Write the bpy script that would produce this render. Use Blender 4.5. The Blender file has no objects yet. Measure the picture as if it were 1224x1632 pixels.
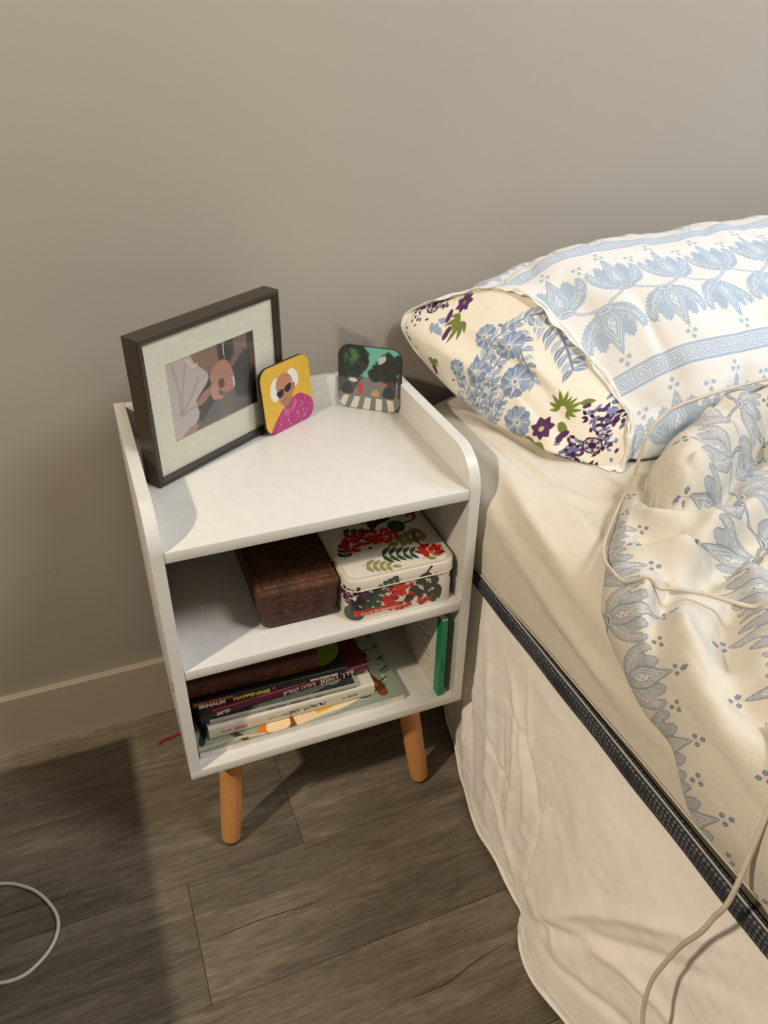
import bpy, bmesh, math, random
import numpy as np
from math import pi, sin, cos, radians as R
from mathutils import Vector, Matrix
from mathutils.bvhtree import BVHTree

C = bpy.context.scene.collection
SC = bpy.context.scene

# ------------------------------------------------------------------ camera, light, exposure
cam_d = bpy.data.cameras.new('camera')
cam = bpy.data.objects.new('camera', cam_d); C.objects.link(cam)
cam.location = (0.0876, -1.0726, 1.0903)
cam.rotation_euler = (0.9873, -0.0123, -0.3807)
cam_d.sensor_fit = 'HORIZONTAL'; cam_d.sensor_width = 36.0
cam_d.lens = 1253.8 / 1224 * 36.0
cam_d.clip_start = 0.02
SC.camera = cam

w = bpy.data.worlds.new('world'); SC.world = w; w.use_nodes = True
w.node_tree.nodes['Background'].inputs[0].default_value = (1.0, 0.88, 0.72, 1)
w.node_tree.nodes['Background'].inputs[1].default_value = 0.12

def add_light(name, kind, loc, energy, color, size=0.1, size_y=None, target=None):
    d = bpy.data.lights.new(name, kind); d.energy = energy; d.color = color
    if kind == 'AREA':
        d.shape = 'RECTANGLE'; d.size = size; d.size_y = size_y or size
    else:
        d.shadow_soft_size = size
    o = bpy.data.objects.new(name, d); C.objects.link(o); o.location = loc
    if target is not None:
        o.rotation_euler = (Vector(target) - Vector(loc)).to_track_quat('-Z', 'Y').to_euler()
    return o
add_light('ceiling_bulb', 'POINT', (-1.78, -1.28, 2.36), 215, (1.0, 0.86, 0.68), 0.055)
add_light('ceiling_lamp', 'POINT', (1.25, -1.40, 2.40), 104, (1.0, 0.965, 0.93), 0.30)
add_light('cool_side_light', 'AREA', (2.6, -1.0, 2.3), 30, (0.72, 0.85, 1.0), 1.1, 1.3, (1.2, 0.0, 1.0))  # soft cool light added at upper right to tint the wall, source unseen

SC.view_settings.view_transform = 'Standard'
SC.view_settings.look = 'None'
SC.view_settings.gamma = 1.0
SC.view_settings.use_curve_mapping = False
SC.view_settings.exposure = 0.0

# ------------------------------------------------------------------ helpers
def lin(c):
    c = np.array(c, float) / 255.0
    return tuple(np.where(c <= 0.04045, c / 12.92, ((c + 0.055) / 1.055) ** 2.4))
def rgba(c): return (*lin(c), 1.0)

def empty(name, loc=(0, 0, 0), rz=0.0, rx=0.0):
    o = bpy.data.objects.new(name, None); C.objects.link(o)
    o.location = loc; o.rotation_euler = (rx, 0, rz); o.empty_display_size = 0.05
    return o
def tag(o, label=None, cat=None, group=None, kind=None):
    if label: o['label'] = label
    if cat: o['category'] = cat
    if group: o['group'] = group
    if kind: o['kind'] = kind
    return o
def link(name, me, mat=None, parent=None, smooth=False):
    o = bpy.data.objects.new(name, me); C.objects.link(o)
    if mat is not None:
        for m in (mat if isinstance(mat, (list, tuple)) else [mat]): me.materials.append(m)
    if parent is not None: o.parent = parent
    if smooth: me.polygons.foreach_set('use_smooth', [True] * len(me.polygons))
    return o
def from_bm(name, bm, mat=None, parent=None, smooth=False, angle=None):
    me = bpy.data.meshes.new(name)
    bmesh.ops.recalc_face_normals(bm, faces=bm.faces[:])
    bm.to_mesh(me); bm.free()
    o = link(name, me, mat, parent, smooth)
    if angle: me.set_sharp_from_angle(angle=R(angle))
    return o
def box_bm(bm, x0, x1, y0, y1, z0, z1, bevel=0.0, seg=2, M=None):
    r = bmesh.ops.create_cube(bm, size=1.0)
    vs = r['verts']
    for v in vs:
        v.co = Vector((x0 + (v.co.x + .5) * (x1 - x0), y0 + (v.co.y + .5) * (y1 - y0), z0 + (v.co.z + .5) * (z1 - z0)))
    if bevel > 0:
        es = list({e for v in vs for e in v.link_edges})
        g = bmesh.ops.bevel(bm, geom=es, offset=bevel, segments=seg, affect='EDGES', profile=0.5)
        vs = list({v for f in g['faces'] for v in f.verts} | {v for v in vs if v.is_valid})
    if M is not None:
        bmesh.ops.transform(bm, matrix=M, verts=[v for v in vs if v.is_valid])
def box(name, x0, x1, y0, y1, z0, z1, mat, parent=None, bevel=0.0008, seg=2):
    bm = bmesh.new(); box_bm(bm, x0, x1, y0, y1, z0, z1, bevel, seg)
    return from_bm(name, bm, mat, parent, True, 40)
def prism_bm(bm, pts, ax, a0, a1, bevel=0.0):
    """extrude a closed 2-D outline; ax 'x': pts are (y,z); 'y': (x,z); 'z': (x,y)"""
    def P(p, a):
        return {'x': (a, p[0], p[1]), 'y': (p[0], a, p[1]), 'z': (p[0], p[1], a)}[ax]
    v0 = [bm.verts.new(P(p, a0)) for p in pts]; v1 = [bm.verts.new(P(p, a1)) for p in pts]
    f0 = bm.faces.new(v0); f1 = bm.faces.new(v1[::-1]); n = len(pts)
    for i in range(n): bm.faces.new((v0[i], v1[i], v1[(i + 1) % n], v0[(i + 1) % n]))
    if bevel:
        es = list(f0.edges) + list(f1.edges)
        bmesh.ops.bevel(bm, geom=es, offset=bevel, segments=2, affect='EDGES', profile=0.5)
def prism(name, pts, ax, a0, a1, mat, parent=None, bevel=0.0006):
    bm = bmesh.new(); prism_bm(bm, pts, ax, a0, a1, bevel)
    return from_bm(name, bm, mat, parent, True, 40)
def rrect(w, h, r, n=8, cx=0, cy=0):
    out = []
    for (sx, sy, a0) in ((1, 1, 0), (-1, 1, 90), (-1, -1, 180), (1, -1, 270)):
        for k in range(n + 1):
            a = R(a0 + 90 * k / n)
            out.append((cx + sx * (w / 2 - r) + r * cos(a), cy + sy * (h / 2 - r) + r * sin(a)))
    return out
def crom(P, n, closed=False):
    """Catmull-Rom through P (k,d) resampled at n points evenly in arc length"""
    P = np.array(P, float); k = len(P)
    if closed: Q = np.vstack([P[-1:], P, P[:2]]); segs = k
    else: Q = np.vstack([2 * P[0] - P[1], P, 2 * P[-1] - P[-2]]); segs = k - 1
    out = []
    for i in range(segs):
        a, b, c, d = Q[i], Q[i + 1], Q[i + 2], Q[i + 3]
        for t in np.linspace(0, 1, 24, endpoint=False):
            out.append(.5 * ((2 * b) + (c - a) * t + (2 * a - 5 * b + 4 * c - d) * t * t + (3 * b - a - 3 * c + d) * t ** 3))
    out.append(Q[1] if closed else P[-1]); out = np.array(out)
    if n is None: return out
    s = np.r_[0, np.cumsum(np.linalg.norm(np.diff(out, axis=0), axis=1))]
    u = np.linspace(0, s[-1], n, endpoint=not closed)
    return np.stack([np.interp(u, s, out[:, j]) for j in range(out.shape[1])], 1)
def crom_u(P, n):
    """Catmull-Rom through P, n points uniform in parameter (vectorised over trailing dims)"""
    P = np.asarray(P, float); k = len(P)
    Q = np.concatenate([[2 * P[0] - P[1]], P, [2 * P[-1] - P[-2]]])
    u = np.linspace(0, k - 1, n); i = np.minimum(u.astype(int), k - 2); t = u - i
    t = t.reshape((-1,) + (1,) * (P.ndim - 1))
    a, b, c, d = Q[i], Q[i + 1], Q[i + 2], Q[i + 3]
    return .5 * ((2 * b) + (c - a) * t + (2 * a - 5 * b + 4 * c - d) * t * t + (3 * b - a - 3 * c + d) * t ** 3)
def tube(name, pts, r, mat, parent=None, sides=8, n=None, rz=1.0, taper=None):
    P = crom(pts, n or max(12, len(pts) * 10)); N = len(P)
    T = np.gradient(P, axis=0); T /= np.linalg.norm(T, axis=1)[:, None] + 1e-12
    up = Vector((0, 0, 1)) if abs(T[0][2]) < .9 else Vector((1, 0, 0))
    bm = bmesh.new(); rings = []
    nrm = (up - up.dot(Vector(T[0])) * Vector(T[0])).normalized()
    for i in range(N):
        t = Vector(T[i]); nrm = (nrm - nrm.dot(t) * t).normalized(); b = t.cross(nrm)
        rr = r * (taper(i / (N - 1)) if taper else 1)
        rings.append([bm.verts.new(Vector(P[i]) + rr * (cos(2 * pi * k / sides) * nrm * rz + sin(2 * pi * k / sides) * b)) for k in range(sides)])
    for i in range(N - 1):
        for k in range(sides):
            bm.faces.new((rings[i][k], rings[i][(k + 1) % sides], rings[i + 1][(k + 1) % sides], rings[i + 1][k]))
    bm.faces.new(rings[0][::-1]); bm.faces.new(rings[-1])
    return from_bm(name, bm, mat, parent, True)
def lathe(name, prof, mat, parent=None, seg=32, M=None):
    bm = bmesh.new(); rings = []
    for (r, z) in prof:
        if r < 1e-6: rings.append([bm.verts.new((0, 0, z))])
        else: rings.append([bm.verts.new((r * cos(2 * pi * k / seg), r * sin(2 * pi * k / seg), z)) for k in range(seg)])
    for a, b in zip(rings, rings[1:]):
        for k in range(seg):
            k2 = (k + 1) % seg
            if len(a) == 1 and len(b) == 1: continue
            if len(a) == 1: bm.faces.new((a[0], b[k], b[k2]))
            elif len(b) == 1: bm.faces.new((a[k], b[0], a[k2]))
            else: bm.faces.new((a[k], b[k], b[k2], a[k2]))
    if M is not None: bmesh.ops.transform(bm, matrix=M, verts=bm.verts[:])
    return from_bm(name, bm, mat, parent, True, 50)
def grid_mesh(name, P, UV=None, mat=None, parent=None, wrap_v=False, flip=False):
    """P (nu,nv,3); UV (nu,nv(+1),2)"""
    nu, nv = P.shape[:2]
    I = np.arange(nu * nv).reshape(nu, nv)
    if wrap_v: I2 = np.concatenate([I, I[:, :1]], 1)
    else: I2 = I
    a, b, c, d = I2[:-1, :-1], I2[1:, :-1], I2[1:, 1:], I2[:-1, 1:]
    F = np.stack([a, b, c, d] if not flip else [a, d, c, b], -1).reshape(-1, 4)
    me = bpy.data.meshes.new(name)
    me.vertices.add(nu * nv); me.vertices.foreach_set('co', P.reshape(-1).astype(np.float32))
    me.loops.add(F.size); me.loops.foreach_set('vertex_index', F.reshape(-1).astype(np.int32))
    me.polygons.add(len(F)); me.polygons.foreach_set('loop_start', np.arange(0, F.size, 4, dtype=np.int32))
    me.polygons.foreach_set('loop_total', np.full(len(F), 4, dtype=np.int32))
    if UV is not None:
        J = np.arange(UV.shape[0] * UV.shape[1]).reshape(UV.shape[:2])
        q = [J[:-1, :-1], J[1:, :-1], J[1:, 1:], J[:-1, 1:]]
        if flip: q = [q[0], q[3], q[2], q[1]]
        L = np.stack(q, -1).reshape(-1)
        uvl = me.uv_layers.new(name='UVMap')
        uvl.data.foreach_set('uv', UV.reshape(-1, 2)[L].reshape(-1).astype(np.float32))
    me.update(calc_edges=True); me.validate()
    return link(name, me, mat, parent, True)
def noise2(shape, cell, seed, octaves=3, gain=.5):
    """smooth value noise on a grid, cell = grid steps per feature (cu,cv)"""
    rng = np.random.RandomState(seed); out = np.zeros(shape); amp = 1; tot = 0
    cu, cv = cell
    for o in range(octaves):
        gu, gv = int(shape[0] / cu) + 3, int(shape[1] / cv) + 3
        G = rng.uniform(-1, 1, (gu, gv))
        u = np.arange(shape[0]) / cu; v = np.arange(shape[1]) / cv
        iu, iv = u.astype(int), v.astype(int); fu, fv = u - iu, v - iv
        fu = fu ** 3 * (fu * (6 * fu - 15) + 10); fv = fv ** 3 * (fv * (6 * fv - 15) + 10)
        A = G[np.ix_(iu, iv)]; B = G[np.ix_(iu + 1, iv)]; Cc = G[np.ix_(iu, iv + 1)]; D = G[np.ix_(iu + 1, iv + 1)]
        fu = fu[:, None]; fv = fv[None, :]
        out += amp * (A * (1 - fu) * (1 - fv) + B * fu * (1 - fv) + Cc * (1 - fu) * fv + D * fu * fv)
        tot += amp; amp *= gain; cu /= 2; cv /= 2
        if cu < 1 or cv < 1: break
    return out / tot
def pnoise(P, scale, seed, octaves=3, gain=.5):
    """3-D value noise at points P (...,3)"""
    rng = np.random.RandomState(seed); G = rng.uniform(-1, 1, (32, 32, 32))
    out = 0; amp = 1; tot = 0
    for o in range(octaves):
        Q = P / scale + 7.3 * (o + 1); i = np.floor(Q).astype(int); f = Q - i; f = f * f * (3 - 2 * f)
        r = 0
        for dx in (0, 1):
            for dy in (0, 1):
                for dz in (0, 1):
                    wgt = (f[..., 0] if dx else 1 - f[..., 0]) * (f[..., 1] if dy else 1 - f[..., 1]) * (f[..., 2] if dz else 1 - f[..., 2])
                    r = r + wgt * G[(i[..., 0] + dx) % 32, (i[..., 1] + dy) % 32, (i[..., 2] + dz) % 32]
        out = out + amp * r; tot += amp; amp *= gain; scale /= 2
    return out / tot
def dist_poly(P, L):
    """distance from points (...,d) to polyline L; also parameter 0..1 along it"""
    L = np.array(L, float); best = None; n = len(L) - 1
    for i in range(n):
        a, b = L[i], L[i + 1]; ab = b - a
        t = np.clip(((P - a) @ ab) / (ab @ ab + 1e-12), 0, 1)
        d = np.linalg.norm(P - (a + t[..., None] * ab), axis=-1)
        s = (i + t) / n
        if best is None: best, par = d, s
        else:
            m = d < best; best = np.where(m, d, best); par = np.where(m, s, par)
    return best, par
def ridge(P, L, amp, w, fade=True):
    L = crom(L, max(4, len(L) * 5)); d, s = dist_poly(P, L)
    e = np.exp(-(d / w) ** 2) * amp
    return e * (np.sin(np.pi * np.clip(s, 0.0, 1.0)) ** .8 if fade else 1)
def normals(P):
    du = np.gradient(P, axis=0); dv = np.gradient(P, axis=1)
    n = np.cross(du, dv); return n / (np.linalg.norm(n, axis=-1, keepdims=True) + 1e-12)

# ------------------------------------------------------------------ print canvases (flat print drawn by code)
class Canvas:
    def __init__(s, w, h, ppu, col, wrap=False):
        s.w, s.h, s.p, s.wrap = w, h, ppu, wrap
        s.W, s.H = int(round(w * ppu)), int(round(h * ppu))
        s.a = np.zeros((s.H, s.W, 3)) + np.array(col, float) / 255
    def _blit(s, x0, y0, x1, y1, f, col, alpha):
        offs = [(0, 0)] if not s.wrap else [(i * s.w, j * s.h) for i in (-1, 0, 1) for j in (-1, 0, 1)]
        for ox, oy in offs:
            a0, a1 = max(0, int((x0 + ox) * s.p) - 1), min(s.W, int((x1 + ox) * s.p) + 2)
            b0, b1 = max(0, int((y0 + oy) * s.p) - 1), min(s.H, int((y1 + oy) * s.p) + 2)
            if a0 >= a1 or b0 >= b1: continue
            X, Y = np.meshgrid((np.arange(a0, a1) + .5) / s.p - ox, (np.arange(b0, b1) + .5) / s.p - oy)
            m = (np.clip(f(X, Y), 0, 1) * alpha)[..., None]
            s.a[b0:b1, a0:a1] = s.a[b0:b1, a0:a1] * (1 - m) + (np.array(col, float) / 255) * m
    def poly(s, pts, col, alpha=1.0, soft=1.0):
        pts = np.array(pts, float); q = np.roll(pts, -1, 0)
        def f(X, Y):
            ins = np.zeros(X.shape, bool); dm = np.full(X.shape, 1e9)
            for (ax, ay), (bx, by) in zip(pts, q):
                c = ((ay > Y) != (by > Y)); 
                with np.errstate(divide='ignore', invalid='ignore'):
                    xi = (bx - ax) * (Y - ay) / (by - ay + 1e-12) + ax
                ins ^= c & (X < xi)
                dx, dy = bx - ax, by - ay; t = np.clip(((X - ax) * dx + (Y - ay) * dy) / (dx * dx + dy * dy + 1e-12), 0, 1)
                dm = np.minimum(dm, np.hypot(X - ax - t * dx, Y - ay - t * dy))
            return np.where(ins, .5 + dm * s.p / soft, .5 - dm * s.p / soft)
        m = soft / s.p
        s._blit(pts[:, 0].min() - m, pts[:, 1].min() - m, pts[:, 0].max() + m, pts[:, 1].max() + m, f, col, alpha)
    def blob(s, pts, col, alpha=1.0, soft=1.0, n=40): s.poly(crom(pts, n, True), col, alpha, soft)
    def ell(s, cx, cy, rx, ry, ang, col, alpha=1.0, soft=1.0):
        ca, sa = cos(R(ang)), sin(R(ang)); m = max(rx, ry) + soft / s.p
        def f(X, Y):
            u = (X - cx) * ca + (Y - cy) * sa; v = -(X - cx) * sa + (Y - cy) * ca
            return .5 + (1 - np.hypot(u / rx, v / ry)) * min(rx, ry) * s.p / soft
        s._blit(cx - m, cy - m, cx + m, cy + m, f, col, alpha)
    def line(s, pts, wd, col, alpha=1.0, smooth=True, taper=False, soft=1.0):
        L = crom(pts, max(6, 8 * len(pts))) if smooth and len(pts) > 2 else np.array(pts, float)
        m = wd + soft / s.p
        def f(X, Y):
            d, t = dist_poly(np.stack([X, Y], -1), L)
            ww = wd * (np.sin(np.pi * np.clip(t, .04, .96)) if taper else 1)
            return .5 + (ww / 2 - d) * s.p / soft
        s._blit(L[:, 0].min() - m, L[:, 1].min() - m, L[:, 0].max() + m, L[:, 1].max() + m, f, col, alpha)
    def leaf(s, x, y, ang, L, wd, col, alpha=1.0, vein=None, bend=0.0):
        t = np.linspace(0, 1, 9); ca, sa = cos(R(ang)), sin(R(ang))
        prof = wd / 2 * np.sin(np.pi * t ** .8) ** .9; cx = t * L; cy = bend * L * np.sin(np.pi * t)
        up = np.stack([cx, cy + prof], 1); dn = np.stack([cx, cy - prof], 1)[::-1][1:-1]
        q = np.vstack([up, dn]); q = np.stack([x + q[:, 0] * ca - q[:, 1] * sa, y + q[:, 0] * sa + q[:, 1] * ca], 1)
        s.poly(q, col, alpha)
        if vein is not None:
            c2 = np.stack([cx, cy], 1)[1:-1]; c2 = np.stack([x + c2[:, 0] * ca - c2[:, 1] * sa, y + c2[:, 0] * sa + c2[:, 1] * ca], 1)
            s.line(c2, wd * .12, vein, alpha)
    def speckle(s, amp, seed, cell=1):
        n = noise2((s.H, s.W), (cell, cell), seed, 1) if cell > 1 else np.random.RandomState(seed).uniform(-1, 1, (s.H, s.W))
        s.a = np.clip(s.a + amp * n[..., None], 0, 1)
    def image(s, name):
        im = bpy.data.images.new(name, s.W, s.H)
        buf = np.ones((s.H, s.W, 4), np.float32); buf[..., :3] = np.clip(s.a[::-1], 0, 1)
        im.pixels.foreach_set(buf.reshape(-1)); im.update(); im.pack()
        return im

# ------------------------------------------------------------------ materials
def new_mat(name):
    m = bpy.data.materials.new(name); m.use_nodes = True
    return m, m.node_tree, m.node_tree.nodes['Principled BSDF']
def add_bump(nt, b, src, strength, dist):
    n = nt.nodes.new('ShaderNodeBump'); n.inputs['Strength'].default_value = strength; n.inputs['Distance'].default_value = dist
    nt.links.new(src, n.inputs['Height']); nt.links.new(n.outputs[0], b.inputs['Normal'])
def obj_coord(nt, scale=(1, 1, 1)):
    t = nt.nodes.new('ShaderNodeTexCoord'); m = nt.nodes.new('ShaderNodeMapping'); m.inputs['Scale'].default_value = scale
    nt.links.new(t.outputs['Object'], m.inputs['Vector']); return m.outputs[0]
def noise_node(nt, vec, scale, detail=4, rough=.6, dist=0.0):
    n = nt.nodes.new('ShaderNodeTexNoise'); n.inputs['Scale'].default_value = scale; n.inputs['Detail'].default_value = detail
    n.inputs['Roughness'].default_value = rough; n.inputs['Distortion'].default_value = dist
    if vec is not None: nt.links.new(vec, n.inputs['Vector'])
    return n
def ramp(nt, src, stops):
    r = nt.nodes.new('ShaderNodeValToRGB'); e = r.color_ramp.elements
    while len(e) < len(stops): e.new(0.5)
    for el, (p, c) in zip(e, stops): el.position = p; el.color = rgba(c)
    nt.links.new(src, r.inputs[0]); return r.outputs[0]
def plain(name, col, rough=.5, var=.06, nscale=40, bump=0.0, bdist=.0005, metal=0.0, spec=None, sheen=0.0):
    m, nt, b = new_mat(name); v = obj_coord(nt); n = noise_node(nt, v, nscale)
    c0 = [max(0, c * (1 - var)) for c in col]; c1 = [min(255, c * (1 + var)) for c in col]
    nt.links.new(ramp(nt, n.outputs[0], [(.3, c0), (.7, c1)]), b.inputs['Base Color'])
    b.inputs['Roughness'].default_value = rough; b.inputs['Metallic'].default_value = metal
    if spec is not None: b.inputs['Specular IOR Level'].default_value = spec
    if sheen: b.inputs['Sheen Weight'].default_value = sheen
    if bump: add_bump(nt, b, n.outputs[0], bump, bdist)
    return m
def printed(name, im, rough=.5, bump=0.0, weave=0.0, spec=None, uvscale=None, sheen=0.0, coat=0.0):
    m, nt, b = new_mat(name); t = nt.nodes.new('ShaderNodeTexImage'); t.image = im; t.interpolation = 'Cubic'
    uv = nt.nodes.new('ShaderNodeUVMap'); uv.uv_map = 'UVMap'; nt.links.new(uv.outputs[0], t.inputs[0])
    nt.links.new(t.outputs[0], b.inputs['Base Color']); b.inputs['Roughness'].default_value = rough
    if spec is not None: b.inputs['Specular IOR Level'].default_value = spec
    if sheen: b.inputs['Sheen Weight'].default_value = sheen
    if coat: b.inputs['Coat Weight'].default_value = coat; b.inputs['Coat Roughness'].default_value = .15
    if bump:
        v = obj_coord(nt); n = noise_node(nt, v, 55, 5, .6, .8); add_bump(nt, b, n.outputs[0], bump, .004)
    return m

M_white = plain('white_laminate', (219, 216, 209), .38, .012, 60)
M_edge = plain('white_edge_band', (222, 214, 200), .45, .015, 60)
M_leg = None

def wood_mat(name, a, bcol, c, scale=(3, 3, 30), rough=.45):
    m, nt, b = new_mat(name); v = obj_coord(nt, scale); n = noise_node(nt, v, 6, 6, .6, 1.2)
    nt.links.new(ramp(nt, n.outputs[0], [(.3, a), (.5, bcol), (.72, c)]), b.inputs['Base Color'])
    b.inputs['Roughness'].default_value = rough; add_bump(nt, b, n.outputs[0], .08, .001); return m
M_leg = wood_mat('beech_leg', (196, 134, 76), (204, 142, 84), (212, 152, 94), (60, 60, 4))
M_foot = plain('dark_foot_cap', (48, 34, 28), .7)

def wall_mat():
    m, nt, b = new_mat('painted_wall'); v = obj_coord(nt); n = noise_node(nt, v, 1.6, 3); n2 = noise_node(nt, v, 170, 3)
    nt.links.new(ramp(nt, n.outputs[0], [(.3, (172, 164, 152)), (.7, (176, 168, 156))]), b.inputs['Base Color'])
    b.inputs['Roughness'].default_value = .62; b.inputs['Specular IOR Level'].default_value = .3
    add_bump(nt, b, n2.outputs[0], .12, .001); return m
M_wall = wall_mat()
M_base = plain('baseboard_paint', (172, 162, 145), .42, .012, 8)

def plank_mat():
    m, nt, b = new_mat('grey_oak_vinyl')
    t = nt.nodes.new('ShaderNodeTexCoord'); oi = nt.nodes.new('ShaderNodeObjectInfo')
    add = nt.nodes.new('ShaderNodeVectorMath'); add.operation = 'MULTIPLY_ADD'
    cmb = nt.nodes.new('ShaderNodeCombineXYZ')
    for k in range(3): nt.links.new(oi.outputs['Random'], cmb.inputs[k])
    add.inputs[1].default_value = (1, 1, 1)
    sc = nt.nodes.new('ShaderNodeVectorMath'); sc.operation = 'SCALE'; sc.inputs['Scale'].default_value = 13.0
    nt.links.new(cmb.outputs[0], sc.inputs[0])
    nt.links.new(t.outputs['Object'], add.inputs[0]); nt.links.new(sc.outputs[0], add.inputs[2])
    mp = nt.nodes.new('ShaderNodeMapping'); mp.inputs['Scale'].default_value = (2.2, 22, 1); nt.links.new(add.outputs[0], mp.inputs['Vector'])
    n1 = noise_node(nt, mp.outputs[0], 2.2, 8, .62, 1.5)
    mp2 = nt.nodes.new('ShaderNodeMapping'); mp2.inputs['Scale'].default_value = (26, 300, 1); nt.links.new(add.outputs[0], mp2.inputs['Vector'])
    n2 = noise_node(nt, mp2.outputs[0], 1.5, 6, .7, .4)
    mp3 = nt.nodes.new('ShaderNodeMapping'); mp3.inputs['Scale'].default_value = (1.0, 3.2, 1); nt.links.new(add.outputs[0], mp3.inputs['Vector'])
    n3 = noise_node(nt, mp3.outputs[0], 2.0, 3, .5, .3)
    mx = nt.nodes.new('ShaderNodeMix'); mx.data_type = 'FLOAT'; mx.inputs[0].default_value = .5
    nt.links.new(n1.outputs[0], mx.inputs[2]); nt.links.new(n2.outputs[0], mx.inputs[3])
    mx2 = nt.nodes.new('ShaderNodeMix'); mx2.data_type = 'FLOAT'; mx2.inputs[0].default_value = .3
    nt.links.new(mx.outputs[0], mx2.inputs[2]); nt.links.new(n3.outputs[0], mx2.inputs[3])
    col = ramp(nt, mx2.outputs[0], [(.34, (72, 63, 52)), (.45, (104, 94, 80)), (.54, (128, 117, 101)), (.66, (164, 153, 136))])
    br = nt.nodes.new('ShaderNodeHueSaturation'); mr = nt.nodes.new('ShaderNodeMapRange')
    mr.inputs[3].default_value = .82; mr.inputs[4].default_value = 1.12
    nt.links.new(oi.outputs['Random'], mr.inputs[0]); nt.links.new(mr.outputs[0], br.inputs['Value']); nt.links.new(col, br.inputs['Color'])
    nt.links.new(br.outputs[0], b.inputs['Base Color'])
    b.inputs['Roughness'].default_value = .5; b.inputs['Specular IOR Level'].default_value = .35
    add_bump(nt, b, mx.outputs[0], .35, .0012); return m
M_plank = plank_mat()
M_groove = plain('plank_underlay', (30, 25, 20), .9)
M_crack = plain('dark_grain_crack', (34, 28, 22), .9)

# ------------------------------------------------------------------ the setting
fl = box('floor', -2.2, 2.6, -2.6, 0.0, -0.02, -0.0025, M_groove); tag(fl, kind='structure')
PW = 0.178; rng = random.Random(4)
joints = {0: -.62, 1: .2565, 2: .0785, 3: .62, 4: -.25, 5: .48, 6: .1, 7: -.4, 8: .3}
for row in range(9):
    y1 = -PW * row - .0012; y0 = y1 - PW
    if row == 0: y1 = -0.001
    x = joints[row] - 2.44
    while x < 2.4:
        xa, xb = max(x, -2.2), min(x + 1.22, 2.6)
        if xb - xa > .05 and xb > -1.3 and xa < 1.9:
            bm = bmesh.new(); box_bm(bm, (xa - xb) / 2 + .0003, (xb - xa) / 2 - .0003, -(y1 - y0) / 2 + .0003, (y1 - y0) / 2 - .0003, -.003, 0, .0005, 1)
            o = from_bm('plank', bm, M_plank, fl, True, 30); o.location = ((xa + xb) / 2, (y0 + y1) / 2, 0)
        x += 1.22
for L in ([(.083, -.452), (.12, -.4505), (.16, -.449), (.21, -.4515), (.262, -.4535)], [(-.40, -.309), (-.175, -.312), (-.09, -.313), (-.018, -.317)],
          [(.31, -.621), (.37, -.622), (.42, -.611), (.47, -.604)]):
    o = tube('grain_crack', [(a, b, .0001) for a, b in L], .0006, M_crack, fl, 6, 30, .25, lambda t: .25 + sin(pi * min(max(t, 0), 1)) ** .6)

wall = box('wall_back', -2.2, 2.6, 0.0, 0.08, -0.02, 2.6, M_wall); tag(wall, kind='structure')
bb = prism('baseboard_back', [(0, 0.0), (-.012, 0.0), (-.012, .1185), (-.0105, .1197), (0, .1197)], 'x', -2.2, 2.6, M_base, None, 0)
tag(bb, kind='structure')
M_scuff = plain('scuff_mark', (140, 126, 104), .8)
for a, b_ in (((-.075, .3415), (-.055, .343)), ((-.05, .3437), (-.022, .3455)), ((-.018, .3470), (-.008, .3472))):
    tube('scuff_mark', [(a[0], -.0001, a[1]), ((a[0] + b_[0]) / 2, -.0001, (a[1] + b_[1]) / 2 + .0004), (b_[0], -.0001, b_[1])], .0004, M_scuff, wall, 5, 8)

# ------------------------------------------------------------------ nightstand
W, D, T = .40, .302, .0143
Z0, ZM, ZT, HP = .2094, .4023, .5807, .0454
ns = empty('nightstand', (.1126, -.0488, 0), -.0028)
tag(ns, 'small white open-shelf nightstand on splayed wooden legs beside the bed', 'nightstand')
def side_profile(r=.05):
    pts = [(-D, Z0 + T)]
    zt = ZT + HP
    for k in range(13):
        a = pi - (pi / 2) * k / 12
        pts.append((-D + r + r * cos(a), zt - r + r * sin(a)))
    pts += [(0, zt), (0, Z0 + T)]
    return pts
prism('side_panel', side_profile(), 'x', 0, T, M_white, ns, .0007)
prism('side_panel', side_profile(), 'x', W - T, W, M_white, ns, .0007)
box('top_shelf', T + .0003, W - T - .0003, -D + .0008, -T, ZT - T, ZT, M_white, ns)
box('middle_shelf', T + .0003, W - T - .0003, -D + .0008, -.005, ZM - T, ZM, M_white, ns)
box('bottom_panel', 0, W, -D, 0, Z0, Z0 + T - .0002, M_white, ns)
box('back_rail', T + .0003, W - T - .0003, -T, 0, ZT - T, ZT + HP - .0005, M_white, ns)
box('back_panel', T + .0003, W - T - .0003, -.005, -.0005, Z0 + T, ZT - T - .0003, M_white, ns, .0002)
def leg(fx, fy, tx, ty, parent):
    e = []
    ax = Vector((tx - fx, ty - fy, Z0 - .002)); L = ax.length
    q = ax.to_track_quat('Z', 'Y').to_matrix().to_4x4(); Mx = Matrix.Translation((fx, fy, 0.002)) @ q
    o = lathe('leg', [(0, .003), (.0115, .0032), (.0138, .0065), (.0146, .012), (.0155, .05), (.0172, L - .012), (0, L - .012)], M_leg, parent, 32, Mx)
    f = lathe('foot_cap', [(0, 0), (.0105, 0), (.0122, .0015), (.0124, .0042), (0, .0042)], M_foot, o, 24, Mx)
    return o
for sx in (0, 1):
    for sy in (0, 1):
        fx = .042 if sx == 0 else W - .042; tx = .066 if sx == 0 else W - .066
        fy = -D + .039 if sy == 0 else -.039; ty = -D + .062 if sy == 0 else -.062
        leg(fx, fy, tx, ty, ns)
for zz in (.345, .335):
    lathe('screw_hole', [(0, .0), (.0028, 0), (.0028, .0006), (0, .0006)], M_foot, ns, 12, Matrix.Translation((-.0002, -D + .045, zz)) @ Matrix.Rotation(-pi / 2, 4, 'Y'))

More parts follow.
